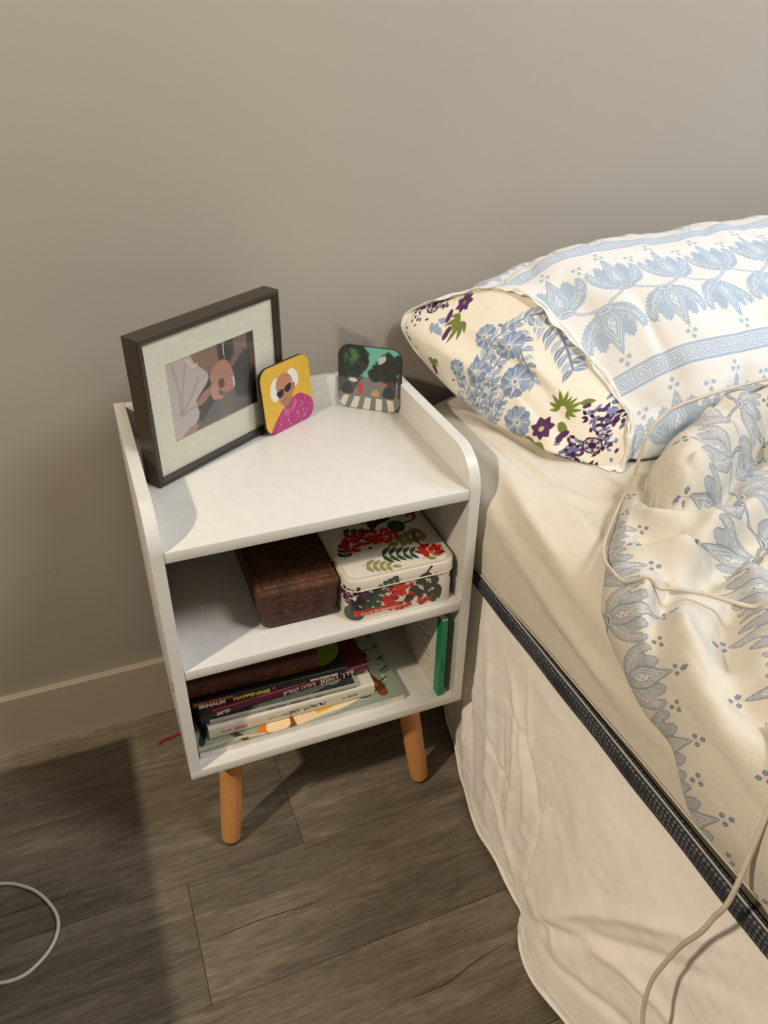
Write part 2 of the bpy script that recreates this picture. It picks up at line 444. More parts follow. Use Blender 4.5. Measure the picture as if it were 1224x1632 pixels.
# ------------------------------------------------------------------ lettering
FONT = None
def text(name, body, size, Mx, mat, parent, ext=.00012, sx=1.0, align='LEFT', bold=0.0):
    cu = bpy.data.curves.new(name, 'FONT'); cu.body = body; cu.size = size; cu.extrude = ext; cu.align_x = align; cu.offset = bold
    cu.resolution_u = 3
    tmp = bpy.data.objects.new(name + '_tmp', cu); C.objects.link(tmp)
    bpy.context.view_layer.update()
    dg = bpy.context.evaluated_depsgraph_get(); me = bpy.data.meshes.new_from_object(tmp.evaluated_get(dg))
    bpy.data.objects.remove(tmp); bpy.data.curves.remove(cu)
    me.name = name; me.transform(Mx @ Matrix.Diagonal((sx, 1, 1, 1))); me.materials.clear()
    return link(name, me, mat, parent)

# ------------------------------------------------------------------ books
M_page = plain('book_pages', (214, 204, 182), .8, .05, 300)
def page_mat():
    m, nt, b = new_mat('page_edges'); v = obj_coord(nt, (1, 1, 900)); n = noise_node(nt, v, 3, 2)
    nt.links.new(ramp(nt, n.outputs[0], [(.35, (186, 176, 156)), (.6, (222, 214, 196))]), b.inputs['Base Color'])
    b.inputs['Roughness'].default_value = .85; return m
M_page = page_mat()
def uv_box(o, kx, ky, fn):
    me = o.data; uvl = me.uv_layers.new(name='UVMap')
    for poly in me.polygons:
        for li in poly.loop_indices:
            co = me.vertices[me.loops[li].vertex_index].co; uvl.data[li].uv = fn(co, poly.normal)
def book(name, label, loc, yaw, w, d, h, mat, hard=.0012, cat='book', group=None):
    e = empty(name, loc, yaw); tag(e, label, cat, group)
    bm = bmesh.new(); t = hard; r = min(h * .42, .004)
    prof = [(d, h), (r, h)]
    for k in range(1, 6): a = pi / 2 + (pi / 2) * k / 6; prof.append((r + r * cos(a), h - r + r * sin(a)))
    prof += [(0, h - r), (0, r)]
    for k in range(1, 6): a = pi + (pi / 2) * k / 6; prof.append((r + r * cos(a), r + r * sin(a)))
    prof += [(r, 0), (d, 0), (d, t), (r + t, t), (t, r + t), (t, h - r - t), (r + t, h - t), (d, h - t)]
    prism_bm(bm, prof, 'x', 0, w, 0)
    cov = from_bm('cover', bm, mat, e, True, 35)
    ins = .0025 if hard > .001 else .0004
    box('page_block', ins, w - ins, t + .0003, d - ins, t, h - t, M_page, e, 0)
    return e, cov
def spine_M(x, z, y=-.00015): return Matrix.Translation((x, y, z)) @ Matrix.Rotation(pi / 2, 4, 'X')
ZB = Z0 + T
# cookbook cover print: food on a scalloped plate
cv = Canvas(30, 22, 28, (142, 152, 132))
cv.blob([(8, 12), (14, 9), (22, 9), (27, 12), (28, 17), (22, 21), (14, 22), (8, 19)], (158, 170, 150))
rg = np.random.RandomState(3)
for k in range(9):
    a = -1.2 + k * .33; cx, cy = 24 + 4.6 * cos(a), 12 + 7.5 * sin(a)
    cv.ell(cx, cy, 1.7, 1.3, 40 * k, (178, 184, 160)); cv.line([(cx - 1.5, cy + .8), (cx, cy + 1.2), (cx + 1.5, cy + .5)], .22, (30, 34, 30)); 
for (a, b_) in ((24.6, 8.5), (26, 12.5), (25.2, 15.6)): cv.blob([(a - 1.4, b_), (a, b_ - 1.2), (a + 1.6, b_ - .6), (a + 1.2, b_ + .8)], (52, 58, 46)); cv.ell(a + .2, b_ - .1, .9, .5, 10, (150, 158, 138))
cv.line([(23.2, 13), (25.4, 15.5), (27, 19), (27.2, 20.5)], 1.5, (120, 66, 24)); cv.line([(23.6, 13.4), (25.6, 16), (26.9, 19)], .4, (168, 104, 48))
cv.blob([(12, 19), (16, 16.5), (21, 15.5), (24.4, 16.5), (25, 19.5), (22, 21), (17, 21.6), (13, 22)], (232, 205, 165))
for k in range(14): cv.line([(13 + k * .8, 21.5 - .1 * k), (13.8 + k * .8, 18.5 - .05 * k)], .1, (212, 170, 118), .7)
cv.blob([(16.8, 20.8), (17.2, 18.2), (20, 17.2), (22, 17.8), (22.2, 19.2), (19.5, 20.5)], (222, 166, 10)); cv.ell(19.6, 19.2, .6, .5, 0, (250, 226, 150))
cv.line([(13.1, 22), (13, 20), (13.4, 17)], 1.1, (126, 70, 30)); cv.blob([(8.2, 21.5), (9, 19.8), (10.2, 19.6), (10.2, 21.8)], (206, 120, 34)); cv.blob([(9.6, 21.8), (10, 20), (12.4, 19), (13, 20.5), (12.4, 21.9)], (236, 208, 160))
cv.line([(3.5, 19), (5, 20.2), (6.4, 21.8)], .8, (92, 66, 34)); cv.line([(.4, 15), (1.2, 18), (.6, 20.5)], .9, (40, 48, 46)); cv.line([(0, 21.4), (5, 21.2), (9, 21.8)], .4, (196, 176, 150))
cv.speckle(.02, 5, 3)
M_cook = printed('cookbook_cover_print', cv.image('cookbook_cover'), .42)
M_cookpage = plain('white_book_board', (216, 212, 204), .6)
e = empty('cookbook', (.1285, -.3325, ZB), -.0); tag(e, 'large flat cookbook with food photo cover, bottom of the horizontal book pile', 'book')
o = box('cover', 0, .299, 0, .222, .0105, .0117, M_cook, e, .0002)
uv_box(o, 0, 0, lambda co, n: (co.x / .299, co.y / .222)); o.location.z = 0
box('page_block', .0004, .2985, .0004, .221, .0012, .0105, M_cookpage, e, 0); box('cover', 0, .299, 0, .222, 0, .0012, M_cookpage, e, .0002)
z = ZB + .0118
M_bwhite = plain('ivory_book_cover', (206, 200, 184), .5, .02, 30); M_txt = plain('dark_ink', (40, 36, 32), .7); M_red = plain('red_ink', (176, 40, 34), .6)
M_wtxt = plain('white_ink', (226, 220, 206), .6); M_gtxt = plain('grey_ink', (130, 122, 108), .7); M_ytxt = plain('yellow_ink', (206, 204, 66), .6); M_gold = plain('gold_ink', (150, 104, 60), .5)
e, cv_ = book('book', 'thick ivory paperback with dark spine lettering and red logo, directly on the cookbook', (.1461, -.3159, z), -.012, .2396, .155, .0225, M_bwhite)
text('title_lettering', 'ןנוחי ךבילש דע', .0088, spine_M(.112, .0088), M_txt, e, bold=.00012)
text('author_lettering', 'ןר המולא', .0062, spine_M(.190, .0092), M_txt, e)
text('translator_lettering', 'םוחרי הידומיל', .0062, spine_M(.082, .0085), M_gtxt, e)
box('publisher_logo', .035, .052, -.00025, .0003, .0075, .0125, M_red, e, 0); text('publisher_lettering', 'תונורחא', .0044, spine_M(.0365, .0088, -.0004), M_wtxt, e)
text('logo_lettering', 'תועידי', .0052, spine_M(.0175, .0086), M_red, e)
z += .0228
M_bgrey = plain('grey_book_cover', (150, 146, 134), .5, .03, 30)
cv = Canvas(20, 13, 24, (34, 44, 42)); cv.blob([(3, 9), (8, 6), (14, 7), (18, 10), (14, 12.6), (6, 12.6)], (84, 92, 84)); cv.blob([(10, 9), (14, 8), (18.5, 9.5), (17, 12)], (118, 122, 110)); cv.speckle(.05, 8, 6)
M_greycov = printed('grey_book_cover_print', cv.image('grey_book_cover'), .4)
e, cv_ = book('book', 'thin pale grey paperback with dark cover photo, between the ivory and maroon books', (.1500, -.3111, z), -.03, .2093, .135, .0078, M_bgrey)
o = box('cover_picture', .004, .207, .003, .134, .0077, .00795, M_greycov, e, 0); uv_box(o, 0, 0, lambda co, n: (co.x / .209, co.y / .135))
text('title_lettering', 'רעמוז', .0052, spine_M(.146, .0021), M_txt, e); text('author_lettering', 'ןייטשניבור הלג', .0046, spine_M(.112, .0021), M_txt, e); text('translator_lettering', 'ורטסה לאכימ', .0046, spine_M(.078, .0021), M_txt, e)
text('logo_lettering', 'םע', .005, spine_M(.018, .0021), M_gtxt, e)
z += .0082
M_maroon = plain('maroon_book_cover', (84, 14, 34), .38, .04, 20); M_black = plain('black_book_cover', (20, 18, 20), .4, .1, 20)
e, cv_ = book('book', 'maroon paperback with white Hebrew title lettering along its spine', (.1475, -.3082, z), .039, .2365, .165, .0140, M_maroon)
box('spine_end_patch', -.0085, .0080, -.00035, .150, .0004, .0137, M_black, e, .0008); box('spine_end_patch', -.0085, .0010, -.00035, .150, -.0046, .0004, M_black, e, .0004)
text('title_lettering', 'ןמאה ךרד', .0125, spine_M(.162, .0036), M_wtxt, e, bold=.0002)
text('author_lettering', "ןורמק הילו'ג", .0098, spine_M(.1075, .0036), M_wtxt, e)
text('publisher_lettering', 'גארפ', .0092, spine_M(.0135, .0036), M_wtxt, e, bold=.0002)
z += .0143
M_ern = plain('black_paperback_cover', (22, 22, 20), .4, .1, 20); M_orange = plain('orange_cover_patch', (150, 74, 30), .45, .2, 60)
e, cv_ = book('book', 'slim black paperback with yellow and white spine title, under the brown leather book', (.1318, -.2984, z), -.034, .2168, .14, .0115, M_ern)
text('author_lettering', 'ERNAUX', .0083, spine_M(.008, .0012), M_wtxt, e, bold=.0003, sx=1.1); text('title_lettering', 'HAPPENING', .0083, spine_M(.0545, .0012), M_ytxt, e, bold=.0003, sx=1.12)
text('publisher_lettering', 'SEVEN STORIES PRESS', .0048, spine_M(.163, .0012), M_wtxt, e, bold=.0002, sx=.86)
box('spine_patch', .002, .055, -.0003, .0004, .0078, .0112, M_orange, e, 0); prism('spine_triangle', [(.1075, .0045), (.1145, .0045), (.1115, .0105)], 'y', -.00035, .0003, M_orange, e, 0)
z += .0118
M_leather = plain('brown_leather_cover', (78, 34, 20), .5, .18, 60, .15, .0006)
e, cv_ = book('book', 'old brown leather-bound book with worn gold spine lettering, on top of the pile', (.1290, -.2878, z), -.042, .1819, .125, .0278, M_leather, .0022)
for i, (xx, hh) in enumerate(((.020, .017), (.031, .017), (.104, .016), (.111, .018), (.127, .019), (.134, .016), (.142, .019))):
    for j in range(2 + i % 2): text('gold_lettering', ['שי', 'תנ', 'םי', 'רב'][(i + j) % 4], .0062, spine_M(xx, .004 + j * .0068), M_gold, e)
top = z + .0278
# green round tag and paper slips behind the leather book, on the black paperback and the maroon book
M_lime = plain('lime_green_card', (112, 140, 36), .5, .05, 30)
e = lathe('round_card', [(0, 0), (.034, 0), (.034, .0012), (0, .0012)], M_lime, None, 40); e.location = (.3165, -.258, z + .0012)
tag(e, 'lime green round card lying on the black paperback behind the leather book', 'card')
M_slip = plain('paper_slip', (206, 196, 160), .7); M_slip2 = plain('grey_paper_slip', (160, 158, 152), .7)

# green upright book
M_green = plain('green_book_cover', (10, 128, 84), .4, .04, 30); M_dg = plain('dark_green_ink', (12, 74, 50), .6); M_bcov = plain('pale_book_cover', (206, 200, 184), .5, .02, 30)
e = empty('book', (.4757, -.3442, ZB), 0.0); tag(e, 'thin book with a bright green spine standing upright against the right side panel', 'book')
bm = bmesh.new(); t = .001; wd, dp, hh = .0085, .124, .146
prism_bm(bm, [(0, dp), (0, 0), (wd, 0), (wd, dp), (wd - t, dp), (wd - t, t), (t, t), (t, dp)], 'z', 0, hh, .0002)
cg = from_bm('cover', bm, M_bcov, e, True, 35); box('page_block', t, wd - t, t, dp - .001, .0008, hh - .0008, M_page, e, 0)
bm = bmesh.new(); prism_bm(bm, [(-.0002, .0150), (-.0002, -.0002), (wd + .0002, -.0002), (wd + .0002, .0150), (wd, .0150), (wd, 0), (0, 0), (0, .0150)], 'z', .0002, hh - .0002, 0)
g = from_bm('spine', bm, M_green, e, True, 35); g['label'] = 'bright green spine'
text('title_lettering', 'הרוחש הנבל', .0048, Matrix.Translation((wd / 2 + .0016, -.0003, .045)) @ Matrix.Rotation(pi / 2, 4, 'X') @ Matrix.Rotation(pi / 2, 4, 'Z'), M_dg, e)
text('logo_lettering', 'ם', .005, Matrix.Translation((wd / 2 - .0015, -.0003, .012)) @ Matrix.Rotation(pi / 2, 4, 'X'), M_dg, e)
M_pen = plain('pen_scribble', (96, 90, 78), .8)
for L in ([(.073, .0739), (.062, .0765), (.050, .0775), (.034, .0850)], [(.052, .0441), (.045, .0475), (.034, .0496)], [(.066, .088), (.056, .093), (.046, .092)], [(.060, .056), (.048, .060), (.036, .058)], [(.080, .060), (.070, .066), (.058, .064)]):
    tube('pen_scribble', [(-.0001, y, z) for y, z in L], .0005, M_pen, e, 5, 14)

# ------------------------------------------------------------------ carved wooden box
def carved_mat():
    m, nt, b = new_mat('carved_dark_wood'); v = obj_coord(nt, (1, 1, 1)); n = noise_node(nt, v, 14, 6, .6, 1.0)
    nt.links.new(ramp(nt, n.outputs[0], [(.3, (50, 27, 14)), (.55, (80, 45, 23)), (.75, (108, 66, 36))]), b.inputs['Base Color'])
    n2 = noise_node(nt, v, 160, 4); b.inputs['Roughness'].default_value = .62; add_bump(nt, b, n2.outputs[0], .5, .0012); return m
def carved_box(w, d, h, cuts=120):
    V = []; UVF = []
    bm = bmesh.new(); bmesh.ops.create_cube(bm, size=2.0)
    bmesh.ops.subdivide_edges(bm, edges=bm.edges[:], cuts=cuts, use_grid_fill=True)
    P = np.array([v.co for v in bm.verts]); S = np.array([w / 2, d / 2, h / 2]); r = .0075
    Q = P * S; inner = np.clip(Q, -(S - r), S - r); dl = Q - inner; L = np.linalg.norm(dl, axis=1, keepdims=True)
    Nn = np.where(L > 1e-9, dl / np.maximum(L, 1e-9), 0); Q = inner + Nn * r
    Q[:, 0] *= 1 + .06 * P[:, 2]; Q[:, 1] *= 1 + .04 * P[:, 2]           # flares a little upward
    # leaf relief: curling petals on top and a medallion with leaves on the front
    rg = np.random.RandomState(2); rel = np.zeros(len(Q))
    def petals(U, cx, cy, rad, n, ph, amp, ln, wd):
        out = np.zeros(len(U))
        for k in range(n):
            a = ph + 2 * pi * k / n; px, py = cx + rad * cos(a), cy + rad * sin(a)
            dx, dy = U[:, 0] - px, U[:, 1] - py; u = dx * cos(a) + dy * sin(a); v = -dx * sin(a) + dy * cos(a) + 6 * u * u
            q = 1 - (u / ln) ** 2 - (v / wd) ** 2
            out = np.maximum(out, np.sqrt(np.clip(q, 0, 1)) * amp - (np.abs(v) < wd * .13) * (q > 0) * amp * .5)
        return out
    tp = P[:, 2] > .999; U = Q[:, :2]
    for i in range(9):
        for j in range(19):
            cx, cy = (i - 4) * .0125 + (j % 2) * .006, (j - 9) * .0105
            rel = np.maximum(rel, np.where(tp, petals(U, cx, cy, .0034, 4, rg.uniform(0, 6), .0016, .0038, .0015), 0))
    edge = tp & (np.minimum(np.abs(np.abs(Q[:, 0]) - (w / 2 - .007)), np.abs(np.abs(Q[:, 1]) - (d / 2 - .007))) < .0013); rel = np.where(edge, -.0012, rel)
    fr = P[:, 1] < -.999; U = np.stack([Q[:, 0], Q[:, 2]], 1)
    rf = petals(U, 0, 0, .0085, 9, 0, .0022, .0055, .0026); ex = (U[:, 0] / .006) ** 2 + (U[:, 1] / .0045) ** 2; rf = np.maximum(rf, np.sqrt(np.clip(1 - ex, 0, 1)) * .0025)
    for sx in (-1, 1):
        for k in range(4): rf = np.maximum(rf, petals(U, sx * (.0215 + .0045 * (k % 2)), -.013 + .0088 * k, .003, 5, k, .0018, .0042, .0018))
    fram = (np.maximum(np.abs(U[:, 0]) / (w / 2 - .014), np.abs(U[:, 1]) / (h / 2 - .009))); rf = np.where(fram > 1.0, 0, rf - .0011)
    rel = np.where(fr, rf, rel)
    lf = np.abs(P[:, 0]) > .999; U = Q[:, 1:]
    rl = 0
    for k in range(8): rl = np.maximum(rl, petals(U, (k - 3.5) * .024, 0, .0075, 6, k, .0018, .0055, .0024))
    rel = np.where(lf, rl, rel)
    Q += Nn * rel[:, None]
    for v, q in zip(bm.verts, Q): v.co = q
    return bm
e = carved_box(.1035, .19, .0640); o = from_bm('wooden_box', e, carved_mat(), None, True)
o.location = (.2845, -.2230, ZM + .0335); o.rotation_euler = (0, 0, -.02)
tag(o, 'dark brown carved wooden box with leaf relief on the middle shelf', 'box')

# ------------------------------------------------------------------ floral tin
RED = (196, 34, 28); RED2 = (150, 24, 22); GR = (52, 74, 54); GR2 = (36, 54, 42); OL = (140, 130, 76); PU = (62, 30, 52); CREAM = (222, 214, 196)
rg = np.random.RandomState(11)
def berries(cv, cx, cy, rx, ry, n, cols, r=.33):
    for k in range(n):
        a = rg.uniform(0, 2 * pi); q = rg.uniform(0, 1) ** .5; x, y = cx + rx * q * cos(a), cy + ry * q * sin(a)
        c = cols[k % len(cols)]; rr = r * rg.uniform(.8, 1.15)
        cv.ell(x, y, rr, rr * .92, 0, c); cv.ell(x + rr * .2, y + rr * .25, rr * .2, rr * .2, 0, [v * .4 for v in c])
def frond(cv, x, y, ang, L, col, n=4, wd=.55, stem=None):
    ca, sa = cos(R(ang)), sin(R(ang)); cv.line([(x, y), (x + L * ca * .5, y + L * sa * .5), (x + L * ca, y + L * sa)], .12, stem or col)
    for k in range(n):
        t = (k + .6) / (n + .4)
        for sgn in (-1, 1): cv.leaf(x + L * t * ca, y + L * t * sa, ang + sgn * 52, L * .42 * (1.1 - .4 * t), wd, col, bend=.06 * sgn)
    cv.leaf(x + L * ca, y + L * sa, ang, L * .35, wd, col)
cv = Canvas(15.7, 18.5, 44, CREAM)      # lid top, y down = towards the front
frond(cv, 14.5, 11, 165, 5.0, OL, 4, 1.1); frond(cv, 11.5, 16.8, -20, 3.5, OL, 3, .8); frond(cv, 3.2, 15.6, 20, 4.0, (150, 142, 96), 4, .7)
frond(cv, 6.0, 14.2, 12, 5.2, GR, 5, .75); frond(cv, 1.5, 13.5, -75, 3.2, GR2, 3, .7); frond(cv, 2.6, 8.0, 8, 3.6, GR, 3, .9)
berries(cv, 4.4, 10.6, 2.6, 1.9, 70, [RED, (206, 46, 36), RED2]); berries(cv, 8.6, 10.0, 2.2, 1.7, 50, [RED, (206, 46, 36)]); berries(cv, 13.2, 15.4, 2.0, 1.4, 36, [RED, RED2])
cv.ell(6.1, 8.4, .8, .6, 10, RED2); cv.leaf(5.6, 8.4, 190, 1.2, .5, RED)
cv.blob([(7.0, 7.2), (7.6, 5.4), (9.4, 4.9), (10.8, 5.6), (10.4, 6.8), (8.6, 7.4), (7.6, 8.3)], PU); cv.line([(8, 6.6), (9, 5.9), (10, 6)], .2, (120, 86, 120)); cv.leaf(7.4, 7.8, 110, 1.0, .6, PU)
cv.blob([(9.6, 8.4), (10.2, 7.4), (11.6, 7.4), (12.2, 8.6), (11.4, 10.0), (10.2, 9.8)], (44, 78, 66)); cv.line([(10.6, 9.6), (11, 8.6), (11.5, 7.7)], .1, (110, 140, 118))
cv.line([(10.8, 7.4), (11.5, 8.2), (13.4, 8), (14.4, 7.2), (13.9, 6.3), (13.2, 6.8)], .3, (38, 44, 42)); cv.leaf(11.6, 5.4, -35, 2.4, 1.6, (38, 52, 46), vein=(120, 130, 112)); cv.leaf(12.4, 6.0, -95, 1.8, 1.2, (38, 52, 46), vein=(120, 130, 112))
cv.line([(12.4, 13.6), (12.2, 11.9), (13.0, 10.6)], .28, (50, 36, 28)); berries(cv, 14.3, 6.0, .9, .6, 7, [RED2]); frond(cv, 3, 3, 40, 4, GR, 4, .9); berries(cv, 10.5, 2, 2, 1.2, 30, [RED, RED2])
M_tintop = printed('tin_lid_print', cv.image('tin_lid'), .28, spec=.6)
cv = Canvas(64, 6.9, 34, CREAM)          # wall of the tin, y down
def wallstrip(x0):
    frond(cv, x0 + 2.2, 5.6, -42, 4.2, GR2, 3, 1.5); cv.blob([(x0 + 1.2, 6.4), (x0 + 1.4, 4.8), (x0 + 2.8, 4.2), (x0 + 4, 5.2), (x0 + 3.6, 6.6)], GR2)
    berries(cv, x0 + 2.8, 2.6, 2.6, 1.5, 44, [PU, (92, 50, 78), (52, 26, 40)], .34); frond(cv, x0 + 4.2, 5.8, -50, 3.4, GR, 3, .9)
    cv.leaf(x0 + 5.2, 5.4, -12, 1.5, .8, GR); frond(cv, x0 + 9.4, 1.2, 170, 2.6, GR, 3, .8)
    berries(cv, x0 + 9, 4.2, 2.3, 2.2, 80, [RED, (206, 50, 38), RED2], .36); berries(cv, x0 + 13, 5.4, 1.5, 1.0, 22, [RED, RED2], .34)
    cv.line([(x0 + 11.4, 2.2), (x0 + 12.6, 1.4), (x0 + 13.6, .2)], .3, (58, 34, 30)); frond(cv, x0 + 14.4, 1.4, 140, 4.6, GR2, 3, 1.2); frond(cv, x0 + 13, 2.6, 75, 3.0, GR2, 2, 1.0)
    cv.leaf(x0 + 14.2, 3.4, 80, 2.8, 1.2, GR2)
for x0 in (-1, 15.0, 31, 47): wallstrip(x0)
cv.poly([(33.6, 5.0), (39.9, 5.15), (39.9, 5.95), (33.6, 6.05)], (190, 44, 30))
M_tinwall = printed('tin_wall_print', cv.image('tin_wall'), .28, spec=.6)
M_rim = plain('tin_rim', (206, 198, 180), .3, .02, 20, metal=.0)
TW, TD, TH, TR = .1515, .185, .0683, .018
tin = empty('floral_tin', (.3395, -.3390, ZM), -.018); tag(tin, 'rectangular floral biscuit tin with red berries on the middle shelf', 'tin')
def tin_ring(w, d, r, z, n=10):
    return [(x, y, z) for x, y in rrect(w, d, r, n, TW / 2, TD / 2)]
def wallmesh(name, prof, mat, uvz):
    rings = [tin_ring(TW + 2 * dw, TD + 2 * dw, TR + dw, z) for dw, z in prof]
    P = np.array(rings); P = np.concatenate([P, P[:, :1]], 1)
    base = P[0]; s = np.r_[0, np.cumsum(np.linalg.norm(np.diff(base, axis=0), axis=1))] 
    # arc length starts on the right wall at the back; shift so that the front-left corner sits at 32 cm
    k = 3 * 11 - 1 - 0; UV = np.zeros(P.shape[:2] + (2,))
    UV[..., 0] = ((s - s[22]) * 100 + 32 - .2)[None, :] / 64.0
    UV[..., 1] = P[..., 2] / uvz
    return grid_mesh(name, P, UV, mat, tin)
wallmesh('body', [(-.0006, .0012), (0, .0035), (0, .050), (0, .052)], M_tinwall, .069)
wallmesh('lid_skirt', [(.0012, .0515), (.0014, .0525), (.0014, .0655), (.0006, .0675)], M_tinwall, .069)
def tin_band(name, prof, n=10):
    rings = [tin_ring(TW + 2 * dw, TD + 2 * dw, max(TR + dw, .002), z) for dw, z in prof]
    P = np.array(rings); return grid_mesh(name, P, None, M_rim, tin, wrap_v=True)
tin_band('bottom_rim', [(-.002, 0), (.0006, 0), (.0012, .0008), (.0008, .0018), (-.0008, .0022)])
tin_band('lid_rim', [(.0012, .0508), (.0022, .0512), (.0022, .0522), (.0012, .0526)])
tin_band('lid_edge', [(.0006, .0674), (0, .0683), (-.002, .0686), (-.0045, .0684), (-.0058, .0676)])
bm = bmesh.new(); vs = [bm.verts.new(p) for p in tin_ring(TW - .0116, TD - .0116, TR - .0058, .0676)]; bm.faces.new(vs)
o = from_bm('lid_top', bm, M_tintop, tin); uv_box(o, 0, 0, lambda co, n: (co.x / TW, co.y / TD))
bm = bmesh.new(); vs = [bm.verts.new(p) for p in tin_ring(TW - .004, TD - .004, TR - .002, .0004)]; bm.faces.new(vs); from_bm('base', bm, M_rim, tin)
text('brand_lettering', 'Emma Bridgewater', .0066, Matrix.Translation((.0185, -.00035, .0105)) @ Matrix.Rotation(pi / 2, 4, 'X') , plain('cream_ink', (236, 206, 180), .5), tin, sx=1.02, ext=.0001)

# ------------------------------------------------------------------ picture frame
M_frame = plain('bronze_frame', (66, 57, 44), .34, .05, 60, metal=.3); M_frame2 = plain('bronze_frame_lip', (112, 102, 84), .3, .05, 60, metal=.35)
M_mat = plain('cream_mount', (214, 210, 190), .8, .02, 120); M_bev = plain('mount_bevel', (176, 150, 124), .8)
FW, FH, FD = .229, .189, .0262; LIP = .0088
fr = empty('picture_frame', (.1440, -.2145, ZT + .0002), .5587, 0); fr.rotation_euler = (-.0, 0, .5587)
tag(fr, 'bronze box picture frame with cream mount and photo of joined hands', 'picture frame')
# mitred bars
def bar(p0, p1, inward):
    bm = bmesh.new(); p0, p1, n = Vector(p0), Vector(p1), Vector(inward); t = (p1 - p0).normalized()
    prof = [(0, 0.0012), (.0012, 0), (LIP * .55, 0), (LIP * .62, .0012), (LIP, .003), (LIP, .0075), (.0035, .0075), (.0035, FD), (0, FD)]
    ra, rb = [], []
    for (a, dd) in prof:
        ra.append(bm.verts.new(p0 + n * a + t * a + Vector((0, dd, 0)))); rb.append(bm.verts.new(p1 + n * a - t * a + Vector((0, dd, 0))))
    m = len(prof)
    for i in range(m): bm.faces.new((ra[i], rb[i], rb[(i + 1) % m], ra[(i + 1) % m]))
    bm.faces.new(ra); bm.faces.new(rb[::-1])
    return from_bm('frame_bar', bm, M_frame, fr, False)
cs = [(0, 0, 0), (FW, 0, 0), (FW, 0, FH), (0, 0, FH)]
bar(cs[0], cs[1], (0, 0, 1)); bar(cs[1], cs[2], (-1, 0, 0)); bar(cs[2], cs[3], (0, 0, -1)); bar(cs[3], cs[0], (1, 0, 0))
ox0, ox1, oz0, oz1 = .170 * FW, .803 * FW, .243 * FH, .775 * FH
bm = bmesh.new()
def ringface(bm, a, b, y0, y1):
    A = [bm.verts.new((x, y0, z)) for x, z in a]; B = [bm.verts.new((x, y1, z)) for x, z in b]
    for i in range(4): bm.faces.new((A[i], A[(i + 1) % 4], B[(i + 1) % 4], B[i]))
R4 = lambda x0, x1, z0, z1: [(x0, z0), (x1, z0), (x1, z1), (x0, z1)]
outer = R4(.004, FW - .004, .004, FH - .004); inn = R4(ox0, ox1, oz0, oz1)
ringface(bm, outer, inn, .0072, .0072); o = from_bm('mount', bm, M_mat, fr)
bm = bmesh.new(); ringface(bm, inn, R4(ox0 + .0008, ox1 - .0008, oz0 + .0008, oz1 - .0008), .0072, .0086); from_bm('mount_bevel', bm, M_bev, fr)
# the photograph inside the frame (flat print)
cv = Canvas(14.5, 10.1, 46, (112, 92, 84))
def P2(L): return [(x, y) for x, y in L]
cv.poly([(0, 0), (14.5, 0), (14.5, 10.1), (0, 10.1)], (104, 84, 74))
cv.blob([(4, -.5), (8, -.5), (9, 2), (7, 4), (4.5, 3)], (132, 104, 88), soft=30); cv.blob([(11, -.5), (13.4, -.4), (13.4, 5), (11, 6), (10.2, 3)], (122, 98, 90), soft=30)
cv.poly([(8.2, -.2), (11.0, -.2), (11.0, 2.0), (9.8, 3.4), (8.4, 2.6)], (52, 54, 52), soft=6); cv.line([(9.3, -.1), (9.3, 1.7)], .13, (222, 222, 220), smooth=False); cv.line([(9.35, 1.8), (9.4, 3.2)], .09, (130, 140, 150), smooth=False)
cv.poly([(3.0, 10.1), (6.2, 6.5), (9.6, 5.8), (14.5, 6.2), (14.5, 10.1)], (98, 94, 90), soft=20)
cv.blob([(8.0, 6.4), (9.6, 6.8), (9.7, 10.0), (8.2, 10.0)], (118, 102, 94), .7, soft=40)
cv.poly([(4.2, 4.6), (7.0, 3.2), (9.6, 5.6), (6.8, 7.4), (4.6, 9.2), (4.0, 8.5)], (64, 52, 54), soft=12)
cv.blob([(3.9, 6.6), (5.4, 5.4), (7.2, 5.0), (6.5, 6.0), (4.9, 6.9)], (158, 118, 98), soft=6)
cv.poly([(10.2, 4.0), (12.9, 2.0), (14.0, 3), (13.8, 8.3), (12.9, 8.6), (10.8, 8.0)], (58, 62, 62), soft=6)
cv.poly([(13.4, 0), (14.5, 0), (14.5, 10.1), (13.3, 10.1)], (40, 36, 36), soft=4); cv.poly([(13.5, -.1), (14.1, -.1), (14.3, 4.5), (13.6, 4.5)], (78, 56, 48), soft=3)
cv.blob([(6.6, 3.7), (8.0, 2.4), (9.6, 2.5), (10.6, 4.6), (10.6, 6.4), (9.4, 6.8), (8.1, 6.2), (7.2, 5.4)], (174, 126, 110), soft=8)
for k in range(4): cv.line([(6.9 + .22 * k, 5.0 + .1 * k), (6.7 + .35 * k, 6.2 + .2 * k), (7.0 + .42 * k, 6.9 + .1 * k)], .42, (182, 138, 120), soft=4); cv.line([(7.15 + .22 * k, 5.4), (7.0 + .36 * k, 6.6)], .07, (112, 76, 66), soft=3)
cv.blob([(7.9, 4.9), (8.7, 4.7), (8.9, 5.7), (8.2, 5.9)], (86, 60, 54), soft=5); cv.line([(10.5, 5.2), (10.55, 6.3)], .25, (216, 214, 206), soft=3)
cv.blob([(-.6, -.5), (3.4, -.5), (4.4, 1.2), (6.5, 3.6), (4.6, 5.6), (4.0, 6.4), (4.2, 8.4), (1.2, 10.6), (-.6, 10.6)], (186, 172, 166), soft=5)
for L in ([(1.0, .5), (1.6, 4), (1.4, 7)], [(3.0, 1), (2.0, 5), (1.8, 7)], [(4.8, 3.4), (3.2, 5.5), (1.5, 7.0)], [(1.5, 7.2), (3.4, 6.8), (4.2, 7)]): cv.line(L, .22, (150, 136, 132), .8, soft=14)
cv.line([(3.4, .6), (4.2, 1.6), (4.8, 1.5)], .3, (208, 196, 186), soft=4)
